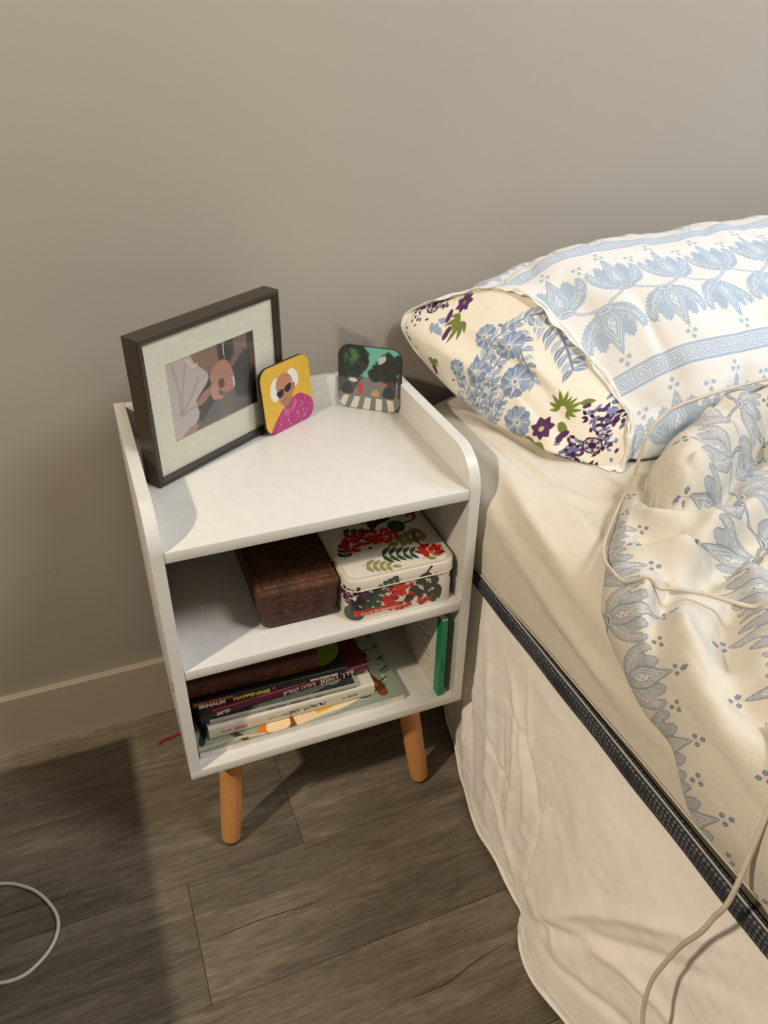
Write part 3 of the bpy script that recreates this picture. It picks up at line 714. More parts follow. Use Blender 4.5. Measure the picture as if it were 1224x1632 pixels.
cv.blob([(1.0, 10.3), (2.6, 9.2), (4.0, 9.4), (2.6, 10.4)], (168, 128, 116), soft=8)
cv.speckle(.012, 3, 4)
M_photo = printed('photo_print', cv.image('framed_photo'), .35)
o = box('photo_print', ox0 + .0008, ox1 - .0008, .0086, .009, oz0 + .0008, oz1 - .0008, M_photo, fr, 0)
uv_box(o, 0, 0, lambda co, n: ((co.x - ox0) / (ox1 - ox0), (co.z - oz0) / (oz1 - oz0)))
box('backing_board', .0036, FW - .0036, .0092, FD - .002, .0036, FH - .0036, plain('frame_backing', (46, 38, 32), .8), fr, 0)
m, nt, b = new_mat('frame_glass'); nt.nodes.remove(b)
tr = nt.nodes.new('ShaderNodeBsdfTransparent'); gl = nt.nodes.new('ShaderNodeBsdfGlossy'); gl.inputs['Roughness'].default_value = .02
lw = nt.nodes.new('ShaderNodeLayerWeight'); lw.inputs[0].default_value = .5; pw = nt.nodes.new('ShaderNodeMath'); pw.operation = 'POWER'; pw.inputs[1].default_value = 4.0
fn = nt.nodes.new('ShaderNodeMath'); fn.operation = 'MULTIPLY_ADD'; fn.inputs[1].default_value = .85; fn.inputs[2].default_value = .045
nt.links.new(lw.outputs['Facing'], pw.inputs[0]); nt.links.new(pw.outputs[0], fn.inputs[0]); mx = nt.nodes.new('ShaderNodeMixShader')
nt.links.new(fn.outputs[0], mx.inputs[0]); nt.links.new(tr.outputs[0], mx.inputs[1]); nt.links.new(gl.outputs[0], mx.inputs[2]); nt.links.new(mx.outputs[0], nt.nodes['Material Output'].inputs[0])
gx0, gx1, gz0, gz1 = LIP - .001, FW - LIP + .001, LIP - .001, FH - LIP + .001
gme = bpy.data.meshes.new('glass'); gme.from_pydata([(gx0, .0045, gz0), (gx1, .0045, gz0), (gx1, .0045, gz1), (gx0, .0045, gz1)], [], [(0, 1, 2, 3)]); link('glass', gme, m, fr)

# ------------------------------------------------------------------ coasters
def coaster(name, label, loc, yaw, lean, im, S=.0945):
    e = empty(name, loc, 0); e.rotation_euler = Matrix.Rotation(yaw, 4, 'Z').to_euler(); e.rotation_euler = (Matrix.Rotation(yaw, 4, 'Z') @ Matrix.Rotation(-lean, 4, 'X')).to_euler()
    tag(e, label, 'coaster')
    out = rrect(S, S, .0165, 10, S / 2, S / 2)
    prism('cork_backing', out, 'y', .0009, .0042, plain(name + '_cork', (52, 42, 30), .8), e, .0004)
    bm = bmesh.new(); prism_bm(bm, rrect(S - .001, S - .001, .016, 10, S / 2, S / 2), 'y', 0, .0009, .0003)
    o = from_bm('printed_face', bm, printed(name + '_print', im, .3, spec=.5), e, True, 40)
    uv_box(o, 0, 0, lambda co, n: (co.x / S, co.z / S)); return e
cv = Canvas(10, 10, 60, (222, 176, 62))
cv.ell(2.7, 3.6, 1.05, 1.7, 12, (232, 226, 216), soft=6); cv.ell(6.3, 2.9, 1.15, 1.5, -15, (232, 226, 216), soft=6)
cv.blob([(1.0, 10.4), (1.4, 8.8), (2.6, 7.6), (4.0, 6.6), (6.8, 5.5), (8.6, 6.2), (9.7, 7.2), (10.4, 8.4), (10.4, 10.6)], (176, 58, 116))
cv.blob([(3.0, 4.6), (2.9, 2.8), (3.8, 1.75), (5.2, 1.7), (6.1, 2.7), (6.3, 4.2), (5.9, 5.5), (5.0, 6.5), (4.0, 6.4), (3.2, 5.6)], (186, 128, 98), soft=2)
cv.ell(6.35, 4.1, .3, .6, 10, (178, 118, 88)); cv.blob([(3.2, 5.4), (3.8, 5.9), (4.9, 5.8), (5.6, 5.2), (5.1, 6.5), (4.1, 6.6)], (166, 110, 84), .6, soft=10)
cv.line([(3.7, 5.65), (4.3, 5.55), (4.9, 5.35)], .13, (120, 66, 52)); cv.line([(4.3, 4.4), (4.15, 5.05), (4.5, 5.1)], .1, (140, 90, 68))
cv.line([(2.9, 4.05), (4.3, 3.8), (6.3, 3.25)], .14, (206, 196, 186)); cv.blob([(2.85, 4.1), (4.15, 3.85), (4.2, 4.4), (3.7, 4.95), (3.1, 4.8)], (34, 32, 34)); cv.blob([(4.45, 3.75), (5.8, 3.4), (5.8, 4.1), (5.2, 4.6), (4.6, 4.4)], (34, 32, 34))
cv.poly([(4.0, 6.5), (5.1, 7.7), (4.4, 8.4), (3.6, 7.2)], (198, 86, 138)); cv.poly([(5.1, 7.7), (6.1, 5.9), (6.6, 6.4), (5.6, 7.9)], (198, 86, 138)); cv.line([(5.0, 7.8), (5.3, 10)], .1, (140, 40, 90))
rg = np.random.RandomState(6)
for k in range(46):
    x, y = rg.uniform(1.6, 9.8), rg.uniform(6.6, 10); 
    if y > 12.2 - 1.5 * min(x, 4.2): cv.ell(x, y, .07, .15, rg.uniform(0, 90), (222, 150, 180))
cv.line([(.9, 10), (2.2, 8.8), (2.7, 8)], .1, (120, 34, 76))
coaster('coaster', 'yellow square coaster showing a man in sunglasses and pink shirt', (.3002, -.1340, ZT + .0005), .5313, .10, cv.image('portrait_coaster'))
cv = Canvas(10, 10, 60, (104, 176, 160))    # plain generic street scene in the same colours
cv.poly([(0, 4.7), (10, 4.7), (10, 10), (0, 10)], (112, 116, 112), soft=4); cv.poly([(0, 4.4), (4.0, 4.7), (2.6, 7.0), (0, 7.6)], (74, 70, 74), soft=6); cv.poly([(6.4, 4.7), (10, 4.6), (10, 7.8), (8.2, 6.6)], (66, 60, 66), soft=6)
rg = np.random.RandomState(9)
for k in range(120):
    t = rg.uniform(0, 1); x = rg.uniform(-.5, 4.6 - 1.2 * t * t); y = .2 + 4.4 * t; g = rg.uniform(.5, 1); cv.ell(x, y, .75, .55, rg.uniform(0, 90), (34 * g, 50 * g, 38 * g), .8, soft=14)
for k in range(24): cv.ell(2.4 + rg.normal(0, .6), 1.6 + rg.normal(0, .6), .4, .3, rg.uniform(0, 90), (70, 116, 62), .5, soft=14)
for k in range(110):
    x = rg.uniform(5.2, 10.4); y = rg.uniform(max(1.0, 4.4 - 1.3 * (x - 5.0)), 4.9); g = rg.uniform(.5, 1); cv.ell(x, y, .6, .45, rg.uniform(0, 90), (38 * g, 46 * g, 40 * g), .85, soft=14)
cv.poly([(6.3, 1.6), (7.4, 1.0), (7.6, 1.6), (7.2, 2.2), (6.4, 2.6)], (186, 186, 176), soft=3)
for k in range(5):
    x = .2 + 1.95 * k; c = 5.0
    cv.poly([(x + .2 + (c - x) * .12, 8.0), (x + 1.15 + (c - x) * .1, 8.05), (x + 1.0 - (c - x) * .05, 10.2), (x - .1 - (c - x) * .08, 10.2)], (206, 202, 184), soft=3)
cv.poly([(3.3, 5.9), (3.9, 5.9), (3.9, 7.6), (3.3, 7.6)], (196, 44, 44), soft=4); cv.blob([(7.2, 7.6), (7.4, 6.2), (8.3, 5.8), (8.9, 6.6), (8.9, 7.7)], (40, 44, 42), soft=8); cv.blob([(.7, 7.6), (.9, 6.2), (1.7, 5.9), (2.3, 6.7), (2.3, 7.6)], (44, 48, 44), soft=8); cv.blob([(5.4, 7.6), (5.6, 6.8), (6.3, 6.6), (6.6, 7.6)], (186, 140, 100), soft=8)
cv.line([(9.35, 5.0), (9.35, 7.2)], .1, (190, 190, 180), smooth=False); cv.ell(2.4, 5.4, .7, .34, 4, (206, 200, 190), soft=4); cv.ell(7.2, 5.6, .7, .28, 8, (160, 96, 60), soft=4)
coaster('coaster', 'dark green and teal coaster printed with a tree-lined street, standing in the back corner', (.4228, -.0700, ZT + .0005), -.665, .05, cv.image('street_coaster'))

# ------------------------------------------------------------------ fabric prints
BASE = (240, 236, 228); BL = (160, 179, 202); BL2 = (136, 158, 186); LT = (206, 216, 226)
def paisley_tile(name, base, BL, BL2, LT, fa, seed, band=True, ms=1.0):
    """fa: strength of the filled areas (1 = solid print, .4 = line-work print)"""
    cv = Canvas(8.5, 22.5, 64, base, wrap=True); rg = np.random.RandomState(seed)
    if band: cv.poly([(-1, .25), (9.5, .25), (9.5, 2.75), (-1, 2.75)], BL, .3 + .7 * fa)
    for yy in () if not band else (.25, 2.75, .6, 2.4): cv.line([(-1, yy), (9.5, yy)], .1, LT if .3 < yy < 2.7 else BL2, smooth=False)
    for k in range(4 if band else 0):
        cx = 1.06 + k * 2.125
        cv.ell(cx, 1.5, 1.02, .9, 0, LT); cv.ell(cx, 1.5, .92, .8, 0, BL); cv.ell(cx, 1.5, .72, .6, 0, LT); cv.ell(cx, 1.5, .60, .48, 0, BL); cv.ell(cx, 1.5, .22, .18, 0, LT)
        for a in range(8): cv.ell(cx + .42 * cos(a * pi / 4), 1.5 + .34 * sin(a * pi / 4), .08, .08, 0, LT)
        for q in range(3): cv.ell(cx + 1.06, .9 + q * .6, .14, .14, 0, LT)
    def trefoil(x, y, sg):
        cv.line([(x, y - 1.0), (x, y + 1.0)], .07, BL, .6)
        for a in ((-90, 30, 150) if sg > 0 else (90, -30, 210)):
            fx, fy = x + .55 * cos(R(a)), y + .55 * sin(R(a))
            for q in range(5): cv.ell(fx + .2 * cos(q * 1.257), fy + .2 * sin(q * 1.257), .13, .13, 0, BL2 if fa < .9 else BL)
            cv.ell(fx, fy, .1, .1, 0, BL if fa < .9 else BL2)
    def motif(x, y, sg):
        def T(L): return [(x + a * ms, y - sg * b * ms) for a, b in L]
        lobe = [(.1, -.5), (1.3, -.5), (2.5, -.1), (3.4, .9), (4.0, 2.3), (4.0, 3.5), (3.4, 4.1), (3.1, 3.5), (2.9, 2.9), (2.5, 3.2), (2.3, 4.1), (1.7, 4.5), (1.2, 3.9), (.9, 3.3), (.4, 1.6)]
        body = [(0, -.7), (.9, .3), (1.3, 1.6), (1.2, 2.8), (.6, 4.3), (0, 5.9), (-.6, 4.3), (-1.2, 2.8), (-1.3, 1.6), (-.9, .3)]
        def outline(L, n, r):
            q = crom(T(L), n, True)
            for p in q: cv.ell(p[0], p[1], r, r, 0, BL, .35 + .65 * fa)
            if fa < .9:
                q2 = crom(T(L), n * 2, True); c = q2.mean(0); q2 = c + (q2 - c) * 1.05; cv.line(np.vstack([q2, q2[:1]]), .09, BL2, .9, smooth=False)
        for m in (-1, 1):
            L = [(m * a, b) for a, b in lobe]; cv.blob(T(L), BL, fa); outline(L, 30, .17)
            cv.line(T([(m * .5, 0), (m * 1.8, .5), (m * 2.9, 1.7), (m * 3.4, 3.2)]), .11, LT)
            cv.line(T([(m * .7, .6), (m * 1.7, 1.1), (m * 2.5, 1.9)]), .09, LT); cv.line(T([(m * .9, 1.2), (m * 1.5, 1.8), (m * 2.0, 2.1)]), .08, BL2)
            cv.line(T([(m * 3.4, 3.2), (m * 3.75, 2.9), (m * 3.6, 2.3), (m * 3.25, 2.4)]), .09, LT)
            for t in range(7): cv.ell(x + ms * m * (.9 + t * .40), y - ms * sg * (-.15 + t * .05 + .055 * t * t), .11, .11, 0, LT)
            for t in range(60):
                a, b = rg.uniform(.6, 3.8), rg.uniform(0, 3.8)
                if b < a * 1.1 + .3 and b > a * .55 - .9: _r = rg.uniform(.10, .19); cv.ell(x + ms * m * a, y - ms * sg * b, _r, _r * .75, rg.uniform(0, 180), LT, .85); cv.ell(x + ms * m * a, y - ms * sg * b, _r * .6, _r * .4, 0, BL if t % 2 else BL2, .8)
        cv.blob(T(body), BL, max(fa, .5)); outline(body, 34, .14)
        for kk, wd, cc in ((.80, .1, LT), (.58, .1, LT)):
            q = crom(T([(a * kk, 1.6 + (b - 1.6) * kk) for a, b in body]), 44, True); cv.line(np.vstack([q, q[:1]]), wd, cc, smooth=False)
        cv.blob(T([(a * .36, 1.5 + (b - 1.5) * .42) for a, b in body]), LT, .9)
        for t in range(6): cv.ell(x + .16 * (-1) ** t, y - ms * sg * (.4 + t * .46), .14, .12, 0, BL2, .8)
        cv.ell(x, y + sg * .5, 1.25, .6, 0, BL, max(fa, .6)); cv.ell(x, y + sg * .5, .95, .38, 0, LT, .9); cv.ell(x, y + sg * .5, .6, .2, 0, BL2)
        for t in range(-3, 4): cv.ell(x + t * .42, y + sg * (1.05 - .05 * t * t), .2, .2, 0, BL)
    motif(0, 10.9, 1); motif(4.25, 14.4, -1)
    for m in (-1, 1):
        L = crom([(m * .6, 11.8), (m * 1.6, 12.3), (m * 2.7, 12.8), (m * 3.6, 13.6)], 15)
        for i, q in enumerate(L): cv.ell(q[0], q[1], .27, .2, 30 * i, BL2 if fa < .9 else BL); cv.ell(q[0], q[1], .14, .09, 30 * i, LT)
    trefoil(0, 4.0, 1); trefoil(4.25, 21.2, -1); trefoil(0, 19.6, 1)
    return cv.image(name)
M_paisley = printed('paisley_cotton', paisley_tile('pillow_tile', (228, 227, 224), (172, 188, 206), (160, 178, 200), (214, 222, 230), 1.0, 3), .85, bump=.2, spec=.2, sheen=.1)
M_duvet = printed('paisley_duvet_cotton', paisley_tile('duvet_tile', (211, 204, 190), (150, 157, 167), (122, 130, 142), (214, 208, 197), .62, 4, False, 1.0), .85, bump=.25, spec=.2, sheen=.1)
M_cream = plain('cream_cotton', (226, 217, 198), .88, .015, 60, .12, .002, spec=.2, sheen=.1)
M_sheet = plain('cream_fitted_sheet_cotton', (216, 208, 192), .88, .012, 60, .14, .002, spec=.2, sheen=.1)
M_skirt = plain('white_skirt_cotton', (246, 240, 231), .88, .012, 60, .14, .002, spec=.2, sheen=.1)

# ------------------------------------------------------------------ bed: base, mattress, fitted sheet, skirt
M_under = plain('bed_base_cloth', (120, 112, 100), .9)
def mesh3d():
    m, nt, b = new_mat('honeycomb_mesh_border')
    v = obj_coord(nt, (1, 1, 1)); vo = nt.nodes.new('ShaderNodeTexVoronoi'); vo.inputs['Scale'].default_value = 190; vo.inputs['Randomness'].default_value = .18
    nt.links.new(v, vo.inputs['Vector'])
    nt.links.new(ramp(nt, vo.outputs['Distance'], [(.10, (150, 152, 156)), (.22, (84, 86, 92)), (.5, (44, 46, 54)), (.8, (20, 21, 26))]), b.inputs['Base Color'])
    b.inputs['Roughness'].default_value = .7
    inv = nt.nodes.new('ShaderNodeMath'); inv.operation = 'SUBTRACT'; inv.inputs[0].default_value = 1; nt.links.new(vo.outputs['Distance'], inv.inputs[1])
    add_bump(nt, b, inv.outputs[0], .8, .003); return m
M_mesh = mesh3d(); M_piping = plain('light_piping', (176, 176, 168), .7); M_olive = plain('olive_ticking', (86, 80, 62), .85, .1, 200)
box('divan', .585, 2.05, -1.98, -.03, 0.0, .400, M_under, None, .01); bpy.data.objects['divan']['label'] = 'cloth covered box bed base under the mattress, behind the white bed skirt'; bpy.data.objects['divan']['category'] = 'bed'
mat_ = empty('mattress', (0.532, -.02, .402)); tag(mat_, 'thick mattress with a dark grey honeycomb side border', 'mattress')
def border(name, z0, z1, bulge, mat, dx=0.0):
    ys = np.concatenate([np.linspace(-1.9, -.12, 240)]); path = [(0 - dx, y) for y in ys]
    for k in range(1, 13): a = pi - (pi / 2) * k / 12; path.append((.1 + (.1 + dx) * cos(a), -.12 + (.1 + dx) * sin(a)))
    path += [(x, -.02 + dx) for x in np.linspace(.15, 1.4, 10)]
    path = np.array(path); n = len(path); t = np.linspace(0, 1, 9)
    wob = .0012 * np.sin(np.arange(n) * .9) 
    P = np.zeros((9, n, 3)); tg = np.gradient(path, axis=0); nn = np.stack([-tg[:, 1], tg[:, 0]], 1); nn /= np.linalg.norm(nn, axis=1)[:, None]
    for i, q in enumerate(t):
        off = bulge * np.sqrt(max(0, 1 - (2 * q - 1) ** 2)) * (1 + .12 * np.sin(np.arange(n) * .35))
        P[i, :, :2] = path + nn * off[:, None]; P[i, :, 2] = z0 + (z1 - z0) * q
    return grid_mesh(name, P, None, mat, mat_)
border('mesh_border', 0.001, .0335, .006, M_mesh)
border('top_border', .0345, .055, .002, M_olive, -.001)
border('piping', .0330, .0352, .0016, M_piping, .0040)
box('core', .010, 1.45, -1.9, -.040, 0.0, .163, plain('mattress_core', (200, 194, 180), .9), mat_, .055, 6)

# fitted sheet over the mattress
def sheet_path(n_side=420):
    pts = [(.0, y) for y in np.linspace(-1.45, -.12, n_side)]; nr = [(-1., 0.)] * n_side
    for k in range(1, 25): a = pi - (pi / 2) * k / 24; pts.append((.1 + .1 * cos(a), -.12 + .1 * sin(a))); nr.append((cos(a), sin(a)))
    for x in np.linspace(.11, 1.3, 60): pts.append((x, -.02)); nr.append((0., 1.))
    return np.array(pts), np.array(nr)
pp, nn = sheet_path(); NP = len(pp)
ZS = .578; hemz = .4385 + .0 * pp[:, 0]
yy = pp[:, 1] - .0
hemz = np.interp(-yy, [0.1, .325, .6, .9, 1.3], [.431, .434, .4445, .452, .456]) + .0008 * np.sin(np.arange(NP) * .11)
rows = []
K = 70; rr = .05
s1 = np.linspace(0, 1, 30)
for t in s1: rows.append(np.concatenate([pp + nn * (.0022 + .002 * sin(pi * t) - .003 * (t < .02)), (hemz + (ZS - rr - hemz) * t)[:, None]], 1))
for k in range(1, 21):
    a = (pi / 2) * k / 20; rows.append(np.concatenate([pp + nn * (.0022 - rr + rr * cos(a)), np.full((NP, 1), ZS - rr + rr * sin(a))], 1))
for k in range(1, 21): rows.append(np.concatenate([pp + nn * (.0022 - rr - (.0499) * k / 20 * (1)), np.full((NP, 1), ZS)], 1))
inn_ = rows[-1][:, :2].copy(); Gs = np.stack([np.full(NP, 1.32), np.minimum(inn_[:, 1], -.12)], 1)
for f in np.linspace(0, 1, 90)[1:]: rows.append(np.concatenate([inn_ * (1 - f) + Gs * f, np.full((NP, 1), ZS)], 1))
P = np.array(rows); P[..., 0] += .532; P[..., 1] -= .0
# pulled-in back corner: the sheet sags where the corner rounds off
cd = np.hypot(P[..., 0] - .57, P[..., 1] + .02); P[..., 2] -= .030 * np.exp(-(cd / .09) ** 2) * np.clip((P[..., 2] - .44) / .13, 0, 1)
N = -normals(P)
if N[75, 100, 2] < 0: N = -N
N[62:] = (0, 0, 1)
def sheet_disp(P):
    d = .0035 * pnoise(P * np.array([1.6, .8, 1]), .13, 5, 3) + .0012 * pnoise(P, .03, 6, 2)
    for L, a, wd in (([(.575, -.10, .57), (.60, -.243, .58), (.605, -.355, .58), (.58, -.50, .58)], .006, .012), ([(.556, -.11, .565), (.575, -.26, .577), (.545, -.44, .565), (.535, -.55, .55)], .0055, .010),
                     ([(.59, -.10, .578), (.66, -.26, .578), (.72, -.36, .578)], .006, .010), ([(.57, -.06, .572), (.60, -.16, .578), (.66, -.30, .578)], .005, .007), ([(.555, -.16, .565), (.56, -.30, .57), (.54, -.50, .56)], .004, .007), ([(.56, -.33, .574), (.62, -.42, .578), (.68, -.46, .578)], .004, .010), ([(.54, -.24, .555), (.531, -.38, .53), (.53, -.55, .50), (.53, -.8, .49)], .0035, .012),
                     ([(.55, -.08, .55), (.535, -.2, .52), (.53, -.36, .48)], .004, .010), ([(.60, -.40, .578), (.585, -.50, .578), (.57, -.6, .578)], .004, .012),
                     ([(.565, -.16, .575), (.59, -.30, .579), (.60, -.45, .579)], -.004, .008), ([(.62, -.2, .578), (.66, -.35, .578), (.64, -.47, .578)], .004, .012), ([(.53, -.45, .52), (.53, -.7, .47)], .003, .01),
                     ([(.545, -.30, .567), (.533, -.42, .545), (.531, -.6, .53)], -.003, .008)):
        d = d + ridge(P, L, a, wd)
    return d
P = P + N * (sheet_disp(P) * np.clip((P[..., 2] - .450) / .04, .08, 1))[..., None]
sheet = grid_mesh('fitted_sheet', P, None, M_sheet)
tag(sheet, 'off-white fitted sheet stretched over the mattress', 'sheet')
hem = tube('hem_edge', np.stack([pp[::20, 0] + .532 + nn[::20, 0] * .0025, pp[::20, 1], hemz[::20] + .001], 1), .0009, M_sheet, sheet, 6, 400)

# bed skirt hanging to the floor
hemk = np.array([(-.0, .590), (-.10, .585), (-.24, .562), (-.34, .534), (-.40, .518), (-.462, .511), (-.54, .512), (-.583, .511), (-.607, .503), (-.640, .487), (-.68, .482), (-.73, .492), (-.80, .515), (-.95, .520), (-1.2, .53), (-1.5, .53)])
ny, nz = 620, 150
hy = np.linspace(-.03, -1.45, ny); hx = np.interp(-hy, -hemk[:, 0], hemk[:, 1])
k_ = np.ones(7) / 7; hx = np.convolve(np.pad(hx, 3, 'edge'), k_, 'valid')
tt = np.linspace(0, 1, nz)
zh = .006 + .004 * np.sin(hy * 23) + .004 * np.sin(hy * 61) 
P = np.zeros((nz, ny, 3))
for i, t in enumerate(tt):
    f = t ** 1.35
    P[i, :, 0] = .5375 * (1 - f) + hx * f - .006 * sin(pi * t) * (hy < -.35)
    P[i, :, 1] = hy; P[i, :, 2] = .408 * (1 - t) + zh * t
amp = np.clip(tt * 3, 0, 1)[:, None]
dsp = amp * (.004 * pnoise(P * np.array([1, 1.4, .7]), .09, 21, 3) + .0022 * pnoise(P * np.array([1, .8, 1.3]), .03, 22, 2))
U = P[..., 1:]
for L, a, wd in (([(-.404, .36), (-.469, .306), (-.525, .20), (-.535, .12)], .007, .007), ([(-.40, .40), (-.50, .372), (-.60, .36)], .004, .010), ([(-.598, .056), (-.66, .15), (-.735, .252), (-.882, .408)], .008, .009),
                 ([(-.588, .025), (-.65, .10), (-.711, .172), (-.898, .366)], -.008, .010), ([(-.556, .25), (-.562, .191), (-.572, .10), (-.580, .026)], -.006, .008),
                 ([(-.427, .30), (-.50, .27), (-.571, .174)], -.006, .008), ([(-.36, .37), (-.41, .24), (-.44, .10), (-.46, .02)], .006, .011), ([(-.33, .25), (-.37, .12), (-.40, .02)], -.007, .010), ([(-.30, .30), (-.33, .15), (-.355, .02)], .009, .012),
                 ([(-.47, .38), (-.50, .30), (-.52, .24)], .005, .006), ([(-.45, .33), (-.49, .22), (-.50, .12), (-.52, .05)], .005, .007), ([(-.44, .28), (-.47, .17), (-.48, .07)], -.004, .006), ([(-.62, .10), (-.70, .16), (-.78, .19), (-.9, .21)], .006, .01), ([(-.63, .06), (-.72, .09), (-.85, .13)], -.005, .009),
                 ([(-.54, .05), (-.62, .10), (-.70, .10)], .004, .008), ([(-.6, .33), (-.75, .30), (-.95, .33)], .005, .05), ([(-.42, .15), (-.50, .08), (-.56, .03)], .005, .009), ([(-.39, .22), (-.45, .18), (-.51, .17)], -.003, .006)):
    dsp = dsp + amp * ridge(U, L, a, wd)
yf = np.interp(U[..., 1], [0, .03, .10, .19, .24], [-.590, -.588, -.580, -.568, -.560])
st = np.clip((yf - U[..., 0]) / .0045, 0, 1); st = st * st * (3 - 2 * st)
dsp = dsp + .013 * st * np.clip((.235 - U[..., 1]) / .12, 0, 1) ** .7 * np.exp(-np.clip(yf - U[..., 0], 0, 1) / .10)
P[..., 0] -= dsp
P[..., 0] = np.minimum(P[..., 0], .5838)
skirt = grid_mesh('bed_skirt', P, None, M_skirt); tag(skirt, 'creased white bed skirt hanging to the floor beside the nightstand', 'bed skirt')
tube('hem_edge', np.stack([P[-1, ::12, 0] - .0005, P[-1, ::12, 1], P[-1, ::12, 2] + .002], 1), .0026, M_skirt, skirt, 6, 320, .6)
P2_ = P[-14, :, :].copy(); tube('hem_stitch', np.stack([P[-9, ::6, 0] - .0006, P[-9, ::6, 1], P[-9, ::6, 2]], 1), .0006, M_skirt, skirt, 5, 300)

# ------------------------------------------------------------------ pillow
rim = [(.708, -.366, .582), (.724, -.352, .628), (.722, -.325, .655), (.700, -.24, .706), (.682, -.165, .739), (.652, -.112, .744), (.605, -.062, .722), (.545, -.022, .680), (.570, -.075, .622), (.603, -.175, .590), (.640, -.268, .581), (.668, -.335, .580)]
def sec(x, k, zt): 
    base = [(-.385, .60), (-.398, .655), (-.368, .715), (-.29, .768), (-.20, .795), (-.12, .800), (-.055, .775), (-.012, .705), (-.022, .62), (-.12, .583), (-.24, .580), (-.335, .582)]
    cy, cz = -.2, .66
    return [(x, cy + (y - cy) * k, max(.580, cz + (z - cz) * (k if z > cz else 1) + (zt if z > .7 else 0))) for y, z in base]
s0 = np.array(rim); s2 = np.array(sec(.86, 1.0, 0)); 
s1_ = s0 * .5 + s2 * .5; s1_[:, 0] = s0[:, 0] * .55 + .86 * .45; s1_[1:7, 2] += .010; s1_[3:6, 2] += .006
s3 = np.array(sec(1.05, 1.02, .004)); s4 = np.array(sec(1.22, 1.0, 0)); s5 = np.array(sec(1.34, .82, 0)); s6 = np.array(sec(1.40, .45, 0))
CP = np.array([s0, s1_, s2, s3, s4, s5, s6])
NU, NV = 300, 360
Vv = crom_u(np.concatenate([CP, CP[:, :1]], 1).transpose(1, 0, 2), NV + 1)   # rough open curve around
Cl = np.array([crom(c, None, True) for c in CP])                               # (7, m, 3) smooth closed curves
m_ = Cl.shape[1]; idx = np.linspace(0, m_ - 1, NV + 1); i0 = np.minimum(idx.astype(int), m_ - 2); f_ = (idx - i0)[None, :, None]
Cl = Cl[:, i0] * (1 - f_) + Cl[:, i0 + 1] * f_
S = crom_u(Cl, NU)                                                            # (NU, NV+1, 3)
arc = np.concatenate([np.zeros((NU, 1)), np.cumsum(np.linalg.norm(np.diff(S, axis=1), axis=2), 1)], 1)
k2 = int(round(2 / 12 * NV)); vv = arc - arc[:, k2:k2 + 1]
uu = S[..., 0] * 1.0 + .25 * (S[..., 1] + .2) * 0
UV = np.stack([uu / .074, .0 + (-(vv) / .235) + (2.6 / 22.5)], -1); UV[..., 1] = (vv * -1 / .235)
N = normals(S); 
if N[NU // 2, NV // 4, 2] < 0: N = -N
d = .009 * pnoise(S * np.array([1.5, .8, .8]), .13, 31, 3) - .005 * np.exp(-(pnoise(S * np.array([1.4, .7, .7]), .09, 35, 2) * 5) ** 2) + .0015 * pnoise(S, .035, 33, 2)
for L, a, wd in (([(.74, -.33, .65), (.82, -.36, .68), (.95, -.385, .67)], -.004, .012), ([(.75, -.352, .60), (.80, -.39, .66), (.84, -.38, .70)], .006, .010), ([(.79, -.385, .60), (.83, -.398, .66), (.88, -.38, .70)], -.005, .010),
                 ([(.90, -.39, .60), (.95, -.40, .66), (1.0, -.37, .71)], .006, .014), ([(.70, -.2, .735), (.78, -.25, .765), (.9, -.3, .765)], .003, .02), ([(.64, -.09, .745), (.74, -.07, .78)], -.004, .012), ([(.60, -.05, .725), (.68, -.04, .75), (.8, -.04, .77)], .005, .010),
                 ([(1.0, -.31, .755), (1.05, -.36, .72), (1.05, -.40, .66)], -.005, .012)):
    d = d + ridge(S, L, a, wd)
fade = np.clip(np.arange(NU) / 12, 0, 1)[:, None]; S = S + N * (d * fade)[..., None]
S[..., 2] = np.maximum(S[..., 2], .5795); S[..., 1] = np.minimum(S[..., 1], -.003)
S[:, -1] = S[:, 0]
pil = empty('pillow', (0.9, -.2, .5795)); tag(pil, 'plump pillow in a white and blue paisley case lying against the wall', 'pillow')
loc = np.array([.9, -.2, .5795])
pc = grid_mesh('pillowcase', S - loc, UV, M_paisley, pil)
# right hand closing seam
c_end = S[-1].mean(0); rings = np.array([S[-1] * (1 - q) + c_end * q + np.array([.02 * math.sqrt(q), 0, 0]) for q in np.linspace(0, 1, 12)])
grid_mesh('pillowcase_end', rings - loc, np.stack([rings[..., 0] / .074, np.broadcast_to(-vv[-1], rings.shape[:2]) / .235], -1), M_paisley, pil)
# rolled hem and flared lip around the opening
rimc = S[0][:-1]; L = rimc[::6]; nL = len(L)
M_hem = plain('hem_cotton', (232, 230, 224), .85, .05, 90, .3, .002)
wob = .0016 * np.sin(np.arange(nL) * 1.7)[:, None] * np.array([1, .3, .6]) + .0012 * np.sin(np.arange(nL) * .63)[:, None] * np.array([.2, 1, .8])
tube('opening_hem', np.vstack([L + wob, (L + wob)[:1]]) - loc + np.array([.001, -.001, .001]), .0027, M_hem, pil, 8, 500, 1.0, lambda t: 1 + .35 * sin(t * 60))
axis_ = np.array([.708, -.366, .582]) - np.array([.545, -.022, .680]); n_o = np.cross(axis_, [0, 0, 1.]); n_o /= np.linalg.norm(n_o)
if n_o[0] > 0: n_o = -n_o
cen0 = rimc.mean(0); k = np.arange(len(rimc)) / len(rimc)      # 0 = front corner F, .2-.45 top edge, .58 = wall corner
lipw = .004 + .010 * np.exp(-((k - .30) / .10) ** 2) + .006 * np.exp(-((k - .50) / .06) ** 2) + .012 * np.exp(-((k - .985) / .025) ** 2) + .012 * np.exp(-((k + .0) / .03) ** 2) + .006 * np.exp(-((k - .08) / .03) ** 2)
radial = rimc - cen0; radial -= (radial @ n_o)[:, None] * n_o; radial /= np.linalg.norm(radial, axis=1)[:, None]
fr_ = []
